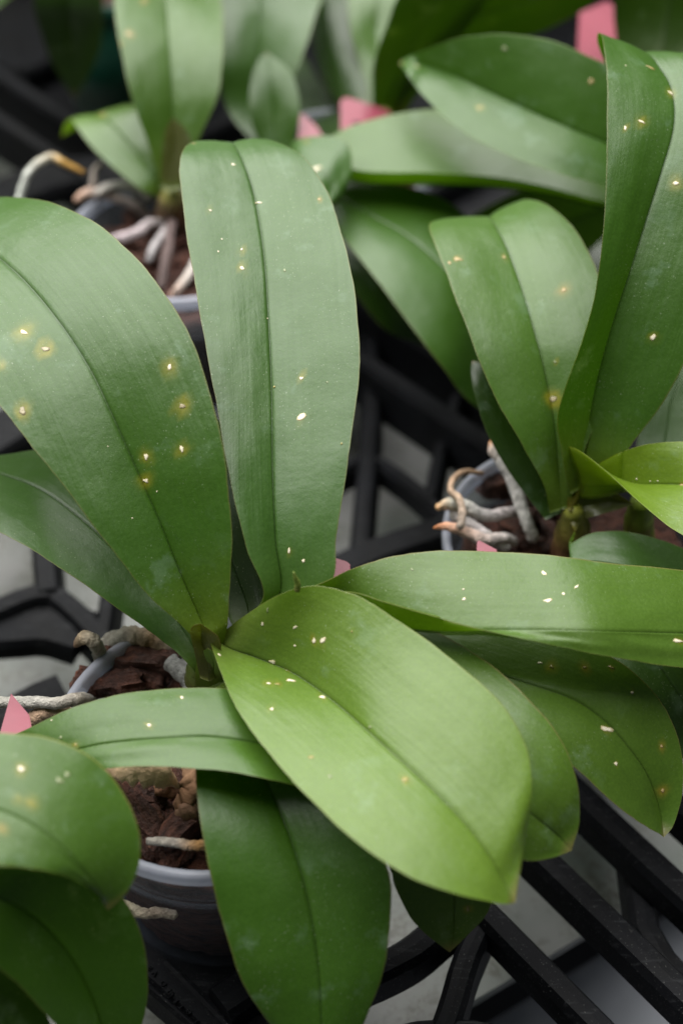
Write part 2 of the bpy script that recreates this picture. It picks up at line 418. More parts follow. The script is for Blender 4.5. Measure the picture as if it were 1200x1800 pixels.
RS = 1.0; RB = 0.95              # root thickness of the plant being built
def tube(name, parent, pts, rad, mat, cols, mode='z', segs=12, steps=8, lump=0.12, flat=1.0):
    """pts rows (px,py,height or depth in cm); rad list in mm; cols rows of rgb"""
    k = len(pts)
    steps = steps * 2 if mat is M_ROOT else steps; segs = 16; lump = 0.04 if mat is M_STEM else lump
    P = catmull([[p[0], p[1], float(DZ(p[1], p[2] / 100)) if mode == 'z' else p[2] / 100] for p in pts], steps)
    Q = W(P[:, 0], P[:, 1], P[:, 2]); n = len(Q)
    s = np.linspace(0, 1, n)
    r = np.interp(s, np.linspace(0, 1, len(rad)), rad) / 1000 * (RS if mat is M_ROOT else 1.0)
    cc = np.stack([np.interp(s, np.linspace(0, 1, len(cols)), [c[i] for c in cols]) for i in range(3)], -1)
    sd = rng.random() * 50; V, F, K = [], [], []
    T = np.gradient(Q, axis=0); prev = None
    for i in range(n):
        t = Vector(T[i]).normalized()
        if prev is None: a = t.orthogonal().normalized()
        else: a = (prev - t * prev.dot(t)).normalized()
        prev = a; b = t.cross(a)
        for j in range(segs):
            q = 2 * math.pi * j / segs
            rr = r[i] * (1 + lump * 2 * mnoise.noise(Vector((i * (0.2 if mat is M_ROOT else 0.35) + sd, math.cos(q) * 0.8, math.sin(q) * 0.8))) + lump * 1.1 * mnoise.noise(Vector((i * 0.9 + sd, math.cos(q) * 2.6, math.sin(q) * 2.6))))
            V.append(Vector(Q[i]) + a * (rr * math.cos(q)) + b * (rr * flat * math.sin(q))); K.append(cc[i])
    for i in range(n - 1):
        for j in range(segs):
            F.append((i*segs+j, i*segs+(j+1) % segs, (i+1)*segs+(j+1) % segs, (i+1)*segs+j))
    for e, i in ((0, 0), (1, n - 1)):
        t = Vector(T[i]).normalized() * (1 if e else -1)
        V.append(Vector(Q[i]) + t * r[i] * 0.8); K.append(cc[i]); c = len(V) - 1
        for j in range(segs):
            f = (i*segs+j, i*segs+(j+1) % segs, c); F.append(f if e else f[::-1])
    o = mesh_obj(name, V, F, mat, parent); color_attr(o, np.minimum(0.8, np.array(K) * (RB if mat is M_ROOT else 1.0))); return o

# ------------------------------------------------------------------ the setting: floor, bench
ZB = -0.035
fl = mesh_obj('floor', [(-4, -3, -0.75), (4, -3, -0.75), (4, 6, -0.75), (-4, 6, -0.75)], [(0, 1, 2, 3)], M_FLOOR, None, False)
fl['kind'] = 'structure'
def prism(name, poly, z0, z1, mat, parent=None, bev=0.0):
    """poly: list of (x,y) world; solid between z0 and z1, optional chamfer of the top edge"""
    n = len(poly); area = sum(poly[i][0]*poly[(i+1) % n][1] - poly[(i+1) % n][0]*poly[i][1] for i in range(n))
    if area < 0: poly = poly[::-1]
    P = [Vector((*p, 0)) for p in poly]
    def inset(d):
        out = []
        for i in range(n):
            a, b, c = P[i-1], P[i], P[(i+1) % n]
            e1 = (b - a).normalized(); e2 = (c - b).normalized()
            n1 = Vector((-e1.y, e1.x, 0)); n2 = Vector((-e2.y, e2.x, 0)); m = (n1 + n2)
            m = m / max(0.35, m.dot(n1)); out.append(b + m * d)
        return out
    V = [(p.x, p.y, z0) for p in P]
    if bev: V += [(p.x, p.y, z1 - bev) for p in P] + [(p.x, p.y, z1) for p in inset(bev)]; R = 3
    else: V += [(p.x, p.y, z1) for p in P]; R = 2
    F = [tuple(range(n))[::-1], tuple(range((R-1)*n, R*n))]
    for r in range(R - 1):
        for i in range(n): F.append((r*n+i, r*n+(i+1) % n, (r+1)*n+(i+1) % n, (r+1)*n+i))
    return mesh_obj(name, V, F, mat, parent, False)
def gxy(px, py, z): p = PZ(px, py, z); return (float(p[0]), float(p[1]))

e0 = np.array(gxy(822, 1765, ZB)); e1 = np.array(gxy(1100, 1598, ZB)); ed = (e1 - e0) / np.linalg.norm(e1 - e0)
en = np.array([-ed[1], ed[0]])           # points away from the camera
if en[1] < 0: en = -en
a0, a1 = e0 - ed * 1.2, e0 + ed * 1.2
bench = prism('bench_top', [tuple(a0), tuple(a1), tuple(a1 + en * 2.4), tuple(a0 + en * 2.4)], ZB - 0.006, ZB, M_BENCH)
bench['kind'] = 'structure'
def strip(name, o0, o1, z0, z1, mat, label, cat):
    o = prism(name, [tuple(a0 + en * o0), tuple(a1 + en * o0), tuple(a1 + en * o1), tuple(a0 + en * o1)], z0, z1, mat, None, 0.002)
    return tag(o, label, cat)
strip('bench_rail', -0.14, 0.024, ZB - 0.16, ZB - 0.10, M_STEEL, 'grey metal rail running beneath the front edge of the pale bench', 'rail')

# ------------------------------------------------------------------ black carrying trays
def bar_mesh(name, pts, z, width, height, parent, bev=0.0022, rnd=False):
    """a moulded rib: pts px polyline at height z (m) of its top face; width, height in m"""
    if len(pts) > 2: pts = catmull(pts, 5) if rnd else np.concatenate([p for p in [[pts[0]]] + [[(np.array(pts[i]) * 0.75 + np.array(pts[i-1]) * 0.25), (np.array(pts[i]) * 0.75 + np.array(pts[i+1]) * 0.25)] for i in range(1, len(pts) - 1)] + [[pts[-1]]]])
    Q = [Vector((*gxy(x, y, z), 0)) for x, y in pts]; n = len(Q); prof = [(-0.5, -1), (-0.5, 0), (0.5, 0), (0.5, -1)]
    V, F = [], []
    for i in range(n):
        if i == 0: t = (Q[1] - Q[0]).normalized()
        elif i == n - 1: t = (Q[-1] - Q[-2]).normalized()
        else: t = ((Q[i] - Q[i-1]).normalized() + (Q[i+1] - Q[i]).normalized()).normalized()
        s = Vector((-t.y, t.x, 0)); h = width / 2
        wob = 1 + 0.02 * math.sin(i * 0.7)
        for sx, dz in ((-h - 0.0012, -height), (-h * wob, -bev * 1.6), (-h * wob + bev, 0), (0, 0.0004), (h * wob - bev, 0), (h * wob, -bev * 1.6), (h + 0.0012, -height)):
            p = Q[i] + s * sx; V.append((p.x, p.y, z + dz))
    k = 7
    for i in range(n - 1):
        for j in range(k): F.append((i*k+j, i*k+(j+1) % k, (i+1)*k+(j+1) % k, (i+1)*k+j))
    F.append(tuple(range(k))); F.append(tuple(range((n-1)*k, n*k))[::-1])
    o = mesh_obj(name, V, F, M_BLACK, parent, False)
    return o

tray = empty('carrying_tray', (*gxy(600, 1250, 0.02), 0.0))
tag(tray, 'black plastic lattice carrying tray holding the spotted orchid pots', 'tray', 'black carrying trays')
ZT = 0.03
B = lambda pts, z=ZT, w=0.011, h=0.012, name='rib': bar_mesh(name, pts, z, w, h, tray)
# lower right lattice
B([(800, 1540), (868, 1612), (1060, 1806), (1160, 1906)], ZT, 0.0115, 0.013)
B([(860, 1412), (965, 1512), (1185, 1725), (1330, 1866)], ZT + 0.001, 0.0125, 0.014)
B([(930, 1302), (1020, 1392), (1200, 1560), (1400, 1746)], ZT, 0.0135, 0.014)
B([(1060, 1290), (1260, 1470), (1420, 1610)], ZT - 0.001, 0.012, 0.013)
bar_mesh('rib', [(600, 1722), (676, 1690), (730, 1660), (790, 1612), (846, 1590)], ZT - 0.0015, 0.0125, 0.016, tray, rnd=True)
B([(842, 1628), (815, 1690), (795, 1765), (770, 1830), (740, 1900)], ZT - 0.004, 0.0105, 0.02)
B([(1118, 1500), (1126, 1560), (1140, 1650), (1240, 1760), (1320, 1840)], ZT - 0.016, 0.012, 0.012)
B([(770, 1815), (850, 1818), (960, 1850)], ZT - 0.005, 0.014, 0.016)
B([(640, 1850), (720, 1820), (800, 1815)], ZT - 0.006, 0.014, 0.016)
# centre lattice
B([(648, 590), (654, 700), (648, 800), (640, 880), (632, 985)], ZT, 0.011, 0.02)
B([(640, 790), (700, 826), (752, 868), (800, 918)], ZT - 0.002, 0.008, 0.014)
B([(806, 690), (778, 770), (758, 872)], ZT - 0.001, 0.0085, 0.014)
B([(520, 1040), (596, 990), (676, 956), (800, 916), (900, 890)], ZT + 0.004, 0.017, 0.016)
B([(540, 850), (610, 815), (650, 790)], ZT - 0.003, 0.009, 0.014)
B([(500, 700), (570, 640), (650, 610)], ZT - 0.003, 0.014, 0.016)
# left lattice
B([(76, 900), (76, 960), (84, 1036)], ZT, 0.0125, 0.022)
B([(-90, 1100), (-10, 1066), (50, 1040), (84, 1036)], ZT - 0.001, 0.0125, 0.018)
B([(84, 1030), (130, 1066), (168, 1106), (210, 1150)], ZT - 0.002, 0.012, 0.018)
B([(-60, 1096), (20, 1092), (84, 1086), (150, 1106)], ZT - 0.006, 0.028, 0.010)
B([(194, 1020), (188, 1060), (180, 1112)], ZT - 0.002, 0.009, 0.018)
B([(-60, 790), (20, 742), (90, 700), (180, 640)], ZT + 0.004, 0.030, 0.012)
B([(-120, 1330), (-20, 1276), (60, 1226), (110, 1206)], ZT - 0.004, 0.020, 0.012)
B([(-60, 900), (0, 860), (76, 900)], ZT - 0.004, 0.012, 0.018)
# side rim along the gap to the next tray
B([(-160, 100), (0, 206), (320, 418), (640, 628), (880, 786), (1100, 930), (1400, 1128)], ZT + 0.014, 0.0115, 0.03, 'rim')
B([(-120, 420), (-20, 350), (60, 312), (150, 292), (230, 300)], ZT + 0.012, 0.034, 0.012)
B([(880, 770), (960, 800), (1080, 800)], ZT, 0.014, 0.016)
# front corner with moulded lettering
plate = prism('corner_plate', [gxy(*p, 0.018) for p in [(60, 1560), (262, 1728), (350, 1806), (470, 1912), (620, 1860), (560, 1700), (420, 1600), (300, 1560)]], 0.004, 0.018, M_BLACK, tray, 0.002)
B([(386, 1758), (430, 1728), (500, 1680), (560, 1650)], 0.030, 0.0155, 0.014, 'lug')
B([(292, 1688), (370, 1768), (450, 1850)], 0.0192, 0.0012, 0.002, 'ridge')
B([(190, 1672), (264, 1733), (352, 1810), (450, 1900)], 0.0215, 0.0028, 0.016, 'ridge')
# raised letters, reading up the strip
for ch, (x, y), k in (('l', (343, 1798), 1), ('e', (331, 1780), 1), ('t', (317, 1771), 1), ('t', (309, 1761), 1), ('i', (301, 1751), 1), ('n', (298, 1745), 1), ('o', (286, 1730), 1), ('v', (271, 1712), 1), ('a', (262, 1702), 1)):
    cu = bpy.data.curves.new('letter', 'FONT'); cu.body = ch; cu.size = 0.0048; cu.extrude = 0.0004; cu.align_x = 'CENTER'; cu.align_y = 'CENTER'
    tmp = bpy.data.objects.new('letter', cu); COL.objects.link(tmp)
    bpy.context.view_layer.update()
    me = bpy.data.meshes.new_from_object(tmp.evaluated_get(bpy.context.evaluated_depsgraph_get()))
    COL.objects.unlink(tmp); bpy.data.objects.remove(tmp); bpy.data.curves.remove(cu)
    me.materials.clear(); me.materials.append(M_BLACK)
    o = bpy.data.objects.new('letter', me); COL.objects.link(o)
    a = np.array(gxy(343, 1798, 0.0184)); b = np.array(gxy(262, 1702, 0.0184)); an = math.atan2(b[1] - a[1], b[0] - a[0])
    pos = gxy(x, y, 0.0184)
    o.matrix_world = Matrix.Translation((*pos, 0.0184)) @ Matrix.Rotation(an, 4, 'Z')
    o.parent = tray; o.matrix_parent_inverse = tray.matrix_world.inverted()

tray2 = empty('carrying_tray', (*gxy(500, 250, 0.02), 0.0))
tag(tray2, 'black carrying tray behind the narrow gap, under the far orchids', 'tray', 'black carrying trays')
T2 = lambda pts, z=ZT, w=0.011, h=0.012, name='rib': bar_mesh(name, pts, z, w, h, tray2)
T2([(-160, 26), (0, 127), (320, 330), (640, 530), (880, 682), (1100, 820), (1400, 1010)], ZT + 0.014, 0.0115, 0.03, 'rim')
r0 = np.array(gxy(0, 120, ZT)); r1 = np.array(gxy(880, 672, ZT)); rd = (r1 - r0) / np.linalg.norm(r1 - r0); rn = np.array([-rd[1], rd[0]])
if rn[1] < 0: rn = -rn
q0 = r0 - rd * 0.4; q1 = r1 + rd * 0.4
prism('shade_sheet', [tuple(q0 + rn * 0.02), tuple(q1 + rn * 0.02), tuple(q1 + rn * 0.75), tuple(q0 + rn * 0.75)], 0.0, 0.012, M_BLACK, tray2, 0.002)  # solid black sheet standing in for the shade under the far plants
for k in range(7):
    c = q0 + rd * (0.25 + 0.16 * k); e = c + rn * 0.6
    pts = [tuple(PIX(np.array([*(c + rn * 0.01), ZT]))[:2]), tuple(PIX(np.array([*((c + e) / 2), ZT]))[:2]), tuple(PIX(np.array([*e, ZT]))[:2])]
    T2(pts, ZT, 0.013, 0.02)

# ------------------------------------------------------------------ pots
def revolve(name, prof, cx, cy, mat, parent, segs=72, ell=1.0):
    V, F = [], []; n = len(prof)
    for i in range(segs):
        q = 2 * math.pi * i / segs
        for r, z in prof: V.append((cx + r * math.cos(q), cy + r * math.sin(q), z))
    for i in range(segs):
        for j in range(n - 1):
            F.append((i*n+j, ((i+1) % segs)*n+j, ((i+1) % segs)*n+j+1, i*n+j+1))
    return mesh_obj(name, V, F, mat, parent, True)

def bark_fill(cx, cy, r, ztop, zbot, where):
    """lumpy mass of bark inside the pot"""
    V, F = [], []; sd = rng.random() * 100
    nr, ns = 26, 72
    V.append((cx, cy, ztop)); 
    for i in range(1, nr + 1):
        for j in range(ns):
            q = 2 * math.pi * j / ns; rr = r * i / nr; x, y = cx + rr * math.cos(q), cy + rr * math.sin(q)
            z = ztop + 0.006 * mnoise.noise(Vector((x * 90 + sd, y * 90, 0))) + 0.004 * mnoise.noise(Vector((x * 240 + sd, y * 240, 3)))
            V.append((x, y, z))
    for j in range(ns): F.append((0, 1 + j, 1 + (j + 1) % ns))
    for i in range(nr - 1):
        for j in range(ns):
            a = 1 + i*ns; F.append((a+j, a+ns+j, a+ns+(j+1) % ns, a+(j+1) % ns))
    base = 1 + (nr-1)*ns; lv = 14
    for k in range(1, lv + 1):
        for j in range(ns):
            q = 2 * math.pi * j / ns; t = k / lv; rr = (r * (1 - t) + 0.0425 * t) * (1 - 0.05 * abs(mnoise.noise(Vector((q * 6 + sd, t * 7, 1)))))
            V.append((cx + rr * math.cos(q), cy + rr * math.sin(q), ztop * (1 - t) + zbot * t))
    for k in range(lv):
        for j in range(ns):
            a = base + k*ns; F.append((a+j, a+ns+j, a+ns+(j+1) % ns, a+(j+1) % ns))
    o = mesh_obj('potting_bark', V, F, M_BARK, None, True)
    return tag(o, 'dark crumbled bark filling ' + where, 'bark', None, 'stuff')

def clear_pot(px, py, R, label, fill, zr=0.11, rot=0):
    p = PZ(px, py, zr); cx, cy = float(p[0]), float(p[1])
    e = empty('plant_pot', (cx, cy, 0.019)); tag(e, label, 'pot', 'clear plastic orchid pots')
    k = R / 0.06
    wall = [(0.001, 0.019), (0.045*k, 0.019), (0.0468*k, 0.022), (0.0535*k, 0.082), (0.0556*k, 0.0835), (0.0572*k, 0.1055),
            (0.0562*k, 0.1055), (0.0546*k, 0.085), (0.0525*k, 0.083), (0.0455*k, 0.0215), (0.001, 0.021)]
    revolve('wall', wall, cx, cy, M_POT, e)
    rim = [(0.0561*k, 0.1035), (0.0585*k, 0.1035), (0.0598*k, 0.1045), (0.060*k, 0.1085), (0.0594*k, 0.1100), (0.0572*k, 0.1104), (0.0561*k, 0.1090), (0.0561*k, 0.1035)]
    revolve('rim', rim, cx, cy, M_RIM, e)
    band = [(0.0535*k, 0.0795), (0.0549*k, 0.0800), (0.0549*k, 0.0815), (0.0538*k, 0.0822), (0.0535*k, 0.0795)]
    revolve('band', band, cx, cy, M_POT, e)
    bark_fill(cx, cy, 0.0515*k, 0.088, 0.0225, fill)
    return (cx, cy)

PA = clear_pot(372, 1292, 0.06, 'clear pot at the centre with pale frosted rim and dark bark', 'the clear pot of the large central orchid')
PB = clear_pot(1026, 942, 0.06, 'clear pot on the right with pale roots hanging over its rim', 'the clear pot with roots over its rim')
PC = clear_pot(312, 412, 0.06, 'blurred clear pot upper left behind the tall central leaves', 'the blurred clear pot at upper left')
ph = PZ(592, 250, 0.11)
PH = clear_pot(600, 275, 0.055, 'clear pot hidden beneath the orchids at top centre', 'the pot hidden beneath the far orchids')

# dark green pot far behind
gp = W(222, 0, 1.0); gx, gy = float(gp[0]), float(gp[1])
g = empty('plant_pot', (gx, gy, 0.012)); tag(g, 'dark green plastic pot in shadow behind the upper left orchid', 'pot')
revolve('wall', [(0.001, 0.0125), (0.045, 0.0125), (0.056, 0.105), (0.054, 0.105), (0.043, 0.016), (0.001, 0.016)], gx, gy, M_GREENPOT, g)
revolve('rim', [(0.0555, 0.098), (0.060, 0.098), (0.060, 0.112), (0.0565, 0.112), (0.0555, 0.098)], gx, gy, M_GREENPOT, g)
bark_fill(gx, gy, 0.0535, 0.092, 0.017, 'the dark green pot')

# ------------------------------------------------------------------ bark chips
def chip_mesh(l, w, t, seed):
    r = random.Random(seed); V, F = [], []; n, m = 15, 16; tilt = r.uniform(-.4, .4)
    pts = []
    for i in range(n):
        u = i / (n - 1); s = (1 - abs(2*u - 1) ** 5) * 0.35 + 0.65 if 0 < i < n - 1 else 0.62
        for j in range(m):
            q = 2 * math.pi * j / m
            cx, sy = math.cos(q), math.sin(q)
            sq = 1 / max(abs(cx), abs(sy)) ** 0.7
            nz = mnoise.noise(Vector((u * 2.6 + seed, cx * 1.3, sy * 1.3))); n2 = mnoise.noise(Vector((u * 9 + seed, cx * 4, sy * 4)))
            n3 = abs(mnoise.noise(Vector((u * 5 + seed, cx * 7, sy * 7)))); k = s * sq * (0.95 + 0.40 * nz + 0.22 * n2 + 0.30 * n3)
            V.append(((u - 0.5) * l + 0.10 * l * mnoise.noise(Vector((cx * 2, sy * 2, seed + i * .1))) + tilt * cx * w * 0.3, cx * w / 2 * k, sy * t / 2 * k))
    for i in range(n - 1):
        for j in range(m): F.append((i*m+j, i*m+(j+1) % m, (i+1)*m+(j+1) % m, (i+1)*m+j))
    F.append(tuple(range(m))[::-1]); F.append(tuple(range((n-1)*m, n*m)))
    return V, F
def chip(px, py, z, l, w, t, az, tilt, label, group, seed, roll=0):
    V, F = chip_mesh(l, w, t, seed)
    o = mesh_obj('bark_chip', V, F, M_BARK, None, True)
    p = PZ(px, py, z)
    o.matrix_world = Matrix.Translation(Vector(p)) @ Matrix.Rotation(az, 4, 'Z') @ Matrix.Rotation(tilt, 4, 'Y') @ Matrix.Rotation(roll, 4, 'X')
    return tag(o, label, 'bark chip', group)
gA = 'bark chips in the central pot'; gB = 'bark chips in the right pot'; gC = 'bark chips in the upper left pot'
named = [
 (243, 1160, 0.101, 0.031, 0.0135, 0.0135, -0.05, 0.05, 'largest dark brown log-shaped bark chip at the back of the central pot', gA, 3),
 (158, 1200, 0.100, 0.012, 0.0115, 0.009, 0.9, 0.3, 'small near-black bark chip against the left rim of the central pot', gA, 11),
 (208, 1203, 0.101, 0.0195, 0.0085, 0.008, 0.12, -0.1, 'reddish bark chip just behind the arching leaf of the central orchid', gA, 21),
 (252, 1188, 0.099, 0.0185, 0.008, 0.009, -0.35, 0.2, 'jagged brown bark chip in front of the largest chip', gA, 31),
 (285, 1120, 0.094, 0.022, 0.010, 0.010, 0.6, 0.2, 'dark bark chip at the back rim under the lowest left leaf', gA, 41),
 (240, 1415, 0.096, 0.031, 0.012, 0.010, -0.9, 0.1, 'long dark bark chip below the arching leaf, left of the dried sheath', gA, 51),
 (325, 1450, 0.097, 0.025, 0.0095, 0.010, 1.0, 0.15, 'slanting bark chip beside the front rim of the central pot', gA, 61),
 (868, 850, 0.099, 0.016, 0.013, 0.011, 0.4, 0.1, 'red-brown bark chip between the roots of the right pot', gB, 71),
 (212, 470, 0.100, 0.024, 0.014, 0.011, 0.3, 0.1, 'pinkish bark chip between pale roots in the blurred pot', gC, 81),
]
for a in named:
    chip(*a).data.set_sharp_from_angle(angle=0.7)
def scatter(n, cx, cy, wins, label, group, sd):
    r = random.Random(sd); k = 0
    while k < n:
        q = r.uniform(0, 6.283); rr = 0.047 * math.sqrt(r.random()); x, y = cx + rr * math.cos(q), cy + rr * math.sin(q)
        z = r.uniform(0.086, 0.096); u = PIX(np.array([x, y, z]))
        if not any(a <= u[0] <= c and b <= u[1] <= d for a, b, c, d in wins): continue
        chip(u[0], u[1], z, r.uniform(.010, .022), r.uniform(.006, .010), r.uniform(.005, .009), r.uniform(0, 6.28), r.uniform(-.5, .5), label, group, sd * 100 + k, r.uniform(-.5, .5)).data.set_sharp_from_angle(angle=0.7)
        k += 1
scatter(34, *PA, [(120, 1100, 350, 1230), (180, 1345, 370, 1500)], 'small broken bark chip among others in the central clear pot', gA, 4)
scatter(22, *PB, [(780, 790, 1000, 975)], 'small broken bark chip under the roots of the right pot', gB, 5)
scatter(22, *PC, [(120, 290, 350, 530)], 'small blurred bark chip in the pot at upper left', gC, 6)

# ------------------------------------------------------------------ central orchid (A)
S = 'white'; RG = 'ring'; YL = 'yellow'; PL = 'pale'; OR = 'orange'
A = empty('orchid_plant', tuple(PZ(366, 1200, 0.10)))
tag(A, 'large spotted orchid in the central clear pot, broad leaves spreading all round', 'orchid', 'potted orchids')
tube('stem', A, [(372, 1228, 9.2), (366, 1190, 11), (368, 1160, 12.4), (378, 1128, 13.6)], [8.5, 9, 8, 5], M_STEM,
     [(0.10, 0.07, 0.035), (0.12, 0.13, 0.03), (0.11, 0.17, 0.03), (0.10, 0.17, 0.03)])
# big left leaf
leaf(A, [(360, 1160, 374, 1164, 388, 1158, 52.6), (340, 1124, 366, 1126, 398, 1112, 51.6), (320, 1102, 352, 1088, 402, 1078, 51.2, 51.6, 51.2), (262, 1047, 318, 1010, 407, 975, 50.7, 51.4, 50.8),
         (200, 968, 282, 920, 404, 880, 50.3, 51.2, 50.6), (130, 880, 243, 832, 392, 782, 50.1, 51.1, 50.5), (60, 790, 200, 735, 366, 672, 50.2, 51.15, 50.8),
         (0, 715, 158, 648, 327, 577, 50.6, 51.5, 51.3), (-60, 640, 105, 567, 266, 484, 51.4, 52.4, 52.4), (-120, 570, 40, 490, 188, 405, 52.9, 54.1, 54.3),
         (-180, 520, -40, 425, 95, 358, 55.1, 56.6, 56.9), (-230, 480, -110, 395, 10, 347, 57.9, 59.5, 59.8), (-255, 455, -180, 385, -90, 358, 61, 62.4, 62.7), (-240, 400, 65)],
     'd', 'deep', scars=[(42, 584, 15, 11, -40, 24, S), (80, 613, 17, 12, 0, 22, RG), (298, 645, 9, 14, -20, 19, S), (320, 714, 12, 10, 0, 21, RG), (320, 790, 7, 13, 10, 15, S),
     (257, 803, 8, 14, 15, 15, S), (256, 845, 12, 10, 0, 17, S), (40, 722, 12, 17, 15, 20, RG), (2, 640, 0, 0, 0, 14, YL), (190, 785, 3, 3, 0, 0, S), (276, 864, 3, 3, 0, 0, S), (233, 911, 3, 3, 0, 0, S)],
     basecol=(0.17, 0.22, 0.012), bulge=0.07)
# lower left leaf
leaf(A, [(362, 1206, 372, 1200, 382, 1190, 53.4), (336, 1174, 354, 1164, 374, 1142, 52.7), (292, 1132, 320, 1104, 352, 1070, 52.9), (216, 1076, 257, 1026, 312, 980, 52.6, 53.8, 54), (130, 1015, 176, 942, 252, 880, 52.6, 54.6, 55.4),
         (50, 963, 87, 868, 172, 802, 53.2, 55.8, 57), (-20, 925, 10, 834, 82, 790, 54.6, 57.4, 58.6), (-90, 890, -65, 815, 0, 800, 57.6, 59.2, 59), (-145, 850, -130, 815, -80, 812, 60, 61, 61), (-150, 825, 62.5)],
     'd', 'blue', bulge=0.06, scars=[(5, 865, 0, 0, 0, 0, S)])
# dark leaf half hidden between the big left leaf and the upright one
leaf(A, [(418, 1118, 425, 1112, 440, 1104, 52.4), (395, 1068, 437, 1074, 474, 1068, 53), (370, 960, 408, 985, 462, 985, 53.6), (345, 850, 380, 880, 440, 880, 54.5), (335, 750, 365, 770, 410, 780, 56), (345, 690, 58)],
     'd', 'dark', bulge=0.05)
# upright leaf folding away at its top
leaf(A, [(405, 1105, 416, 1112, 432, 1106, 51.8), (464, 1052, 490, 1048, 572, 1036, 50.6, 51.2, 50.6), (433, 962, 484, 950, 592, 940, 50.4, 51.1, 50.6), (406, 850, 479, 832, 613, 800, 50.8, 51.6, 51.2), (382, 722, 477, 692, 632, 650, 51.7, 52.6, 52.3),
         (360, 600, 472, 570, 626, 530, 52.8, 53.7, 53.5), (337, 470, 464, 450, 606, 430, 54.2, 55.1, 55), (320, 352, 447, 342, 578, 342, 55.9, 56.9, 56.9), (316, 288, 427, 282, 536, 278, 57.2, 58.2, 58.4),
         (326, 257, 412, 255, 488, 250, 58.6, 59.6, 59.8), (345, 247, 406, 252, 455, 244, 60.4, 61.2, 61.5), (356, 256, 402, 266, 440, 262, 62.4, 63, 63.4), (372, 290, 400, 300, 425, 300, 64.6), (400, 335, 66)],
     'd', 'blue', scars=[(425, 438, 6, 8, 0, 8, S), (426, 471, 9, 9, 0, 11, S), (455, 356, 14, 5, -10, 0, S), (410, 289, 7, 7, 0, 0, S), (370, 370, 6, 6, 0, 6, S), (500, 475, 5, 9, 10, 0, PL), (530, 665, 9, 8, 0, 8, S),
     (530, 733, 15, 18, -20, 9, S), (508, 968, 6, 12, -10, 6, S), (533, 986, 6, 7, 0, 0, S), (561, 350, 7, 6, 0, 4, OR), (341, 252, 7, 6, 0, 5, OR), (482, 680, 4, 5, 0, 4, YL), (390, 420, 4, 4, 0, 0, S), (575, 672, 5, 5, 0, 0, PL), (600, 780, 4, 6, 0, 4, YL), (384, 442, 4, 4, 0, 0, S), (470, 560, 3, 3, 0, 0, S)],
     bulge=0.07, groove=0.0010, basecol=(0.09, 0.17, 0.02))
# leaf reaching to the right, its near margin turned up
leaf(A, [(428, 1088, 418, 1102, 408, 1100, 14.6, 14.2, 14.6), (500, 1052, 500, 1086, 490, 1066, 16, 15, 16), (580, 1020, 590, 1076, 603, 1041, 16.9, 15.3, 16.8), (640, 992, 680, 1098, 680, 1060, 16.9, 15.6, 16.9),
         (720, 973, 770, 1108, 770, 1086, 16.9, 16, 16.8), (800, 966, 860, 1107, 870, 1112, 16.9, 16.3, 16.6), (900, 970, 950, 1107, 960, 1132, 16.8, 16.4, 16.2), (1000, 980, 1040, 1109, 1050, 1150, 16.7, 16.4, 15.9),
         (1100, 993, 1130, 1111, 1140, 1165, 16.1, 15.7, 15.1), (1200, 1001, 1220, 1114, 1230, 1178, 15.3, 14.8, 14.2), (1300, 1020, 1310, 1119, 1320, 1175, 14, 13.5, 13), (1380, 1060, 1390, 1122, 1390, 1160, 12.6, 12.2, 11.9), (1440, 1120, 11.2)],
     'z', 'leafy', scars=[(955, 1007, 8, 13, 30, 0, S), (1013, 1031, 15, 5, 45, 0, S), (990, 1044, 8, 7, 0, 0, S), (962, 1056, 21, 9, 10, 0, S), (815, 1053, 10, 5, 30, 0, S), (724, 1001, 4, 9, 30, 0, PL), (1190, 1127, 26, 8, 0, 8, S), (814, 1036, 4, 4, 0, 0, S)],
     edge=(0.20, 0.12, 0.06), bulge=0.045, basecol=(0.085, 0.10, 0.045))
# leaf under it, tip drooping at the right
leaf(A, [(432, 1130, 440, 1112, 450, 1102, 13.4), (620, 1180, 640, 1132, 660, 1085, 14, 13.8, 14.2), (800, 1240, 820, 1172, 850, 1092, 14.1, 13.9, 14.4), (900, 1290, 930, 1202, 992, 1118, 13.9, 13.8, 14.2), (958, 1322, 1010, 1230, 1080, 1156, 13.4, 13.4, 13.7),
         (1010, 1352, 1065, 1268, 1134, 1203, 12.7, 12.8, 13), (1060, 1395, 1105, 1315, 1172, 1256, 11.8, 12, 12), (1105, 1432, 1135, 1360, 1196, 1325, 10.9, 11.1, 11), (1140, 1456, 1153, 1405, 1199, 1395, 10.1, 10.2, 10.1), (1158, 1466, 1162, 1440, 1184, 1448, 9.6, 9.6, 9.5), (1166, 1472, 9.3)],
     'z', 'leafy', scars=[(948, 1165, 11, 5, 0, 0, S), (968, 1172, 8, 6, 0, 14, YL), (1027, 1173, 8, 5, 0, 12, OR), (1110, 1217, 9, 5, 0, 4, S), (1065, 1282, 32, 12, 0, 10, S), (1082, 1343, 9, 9, 0, 4, S), (1162, 1312, 6, 7, 0, 10, OR), (1163, 1390, 8, 8, 0, 15, OR), (1073, 1173, 12, 5, -25, 6, OR)],
     edge=(0.22, 0.12, 0.07), bulge=0.05)
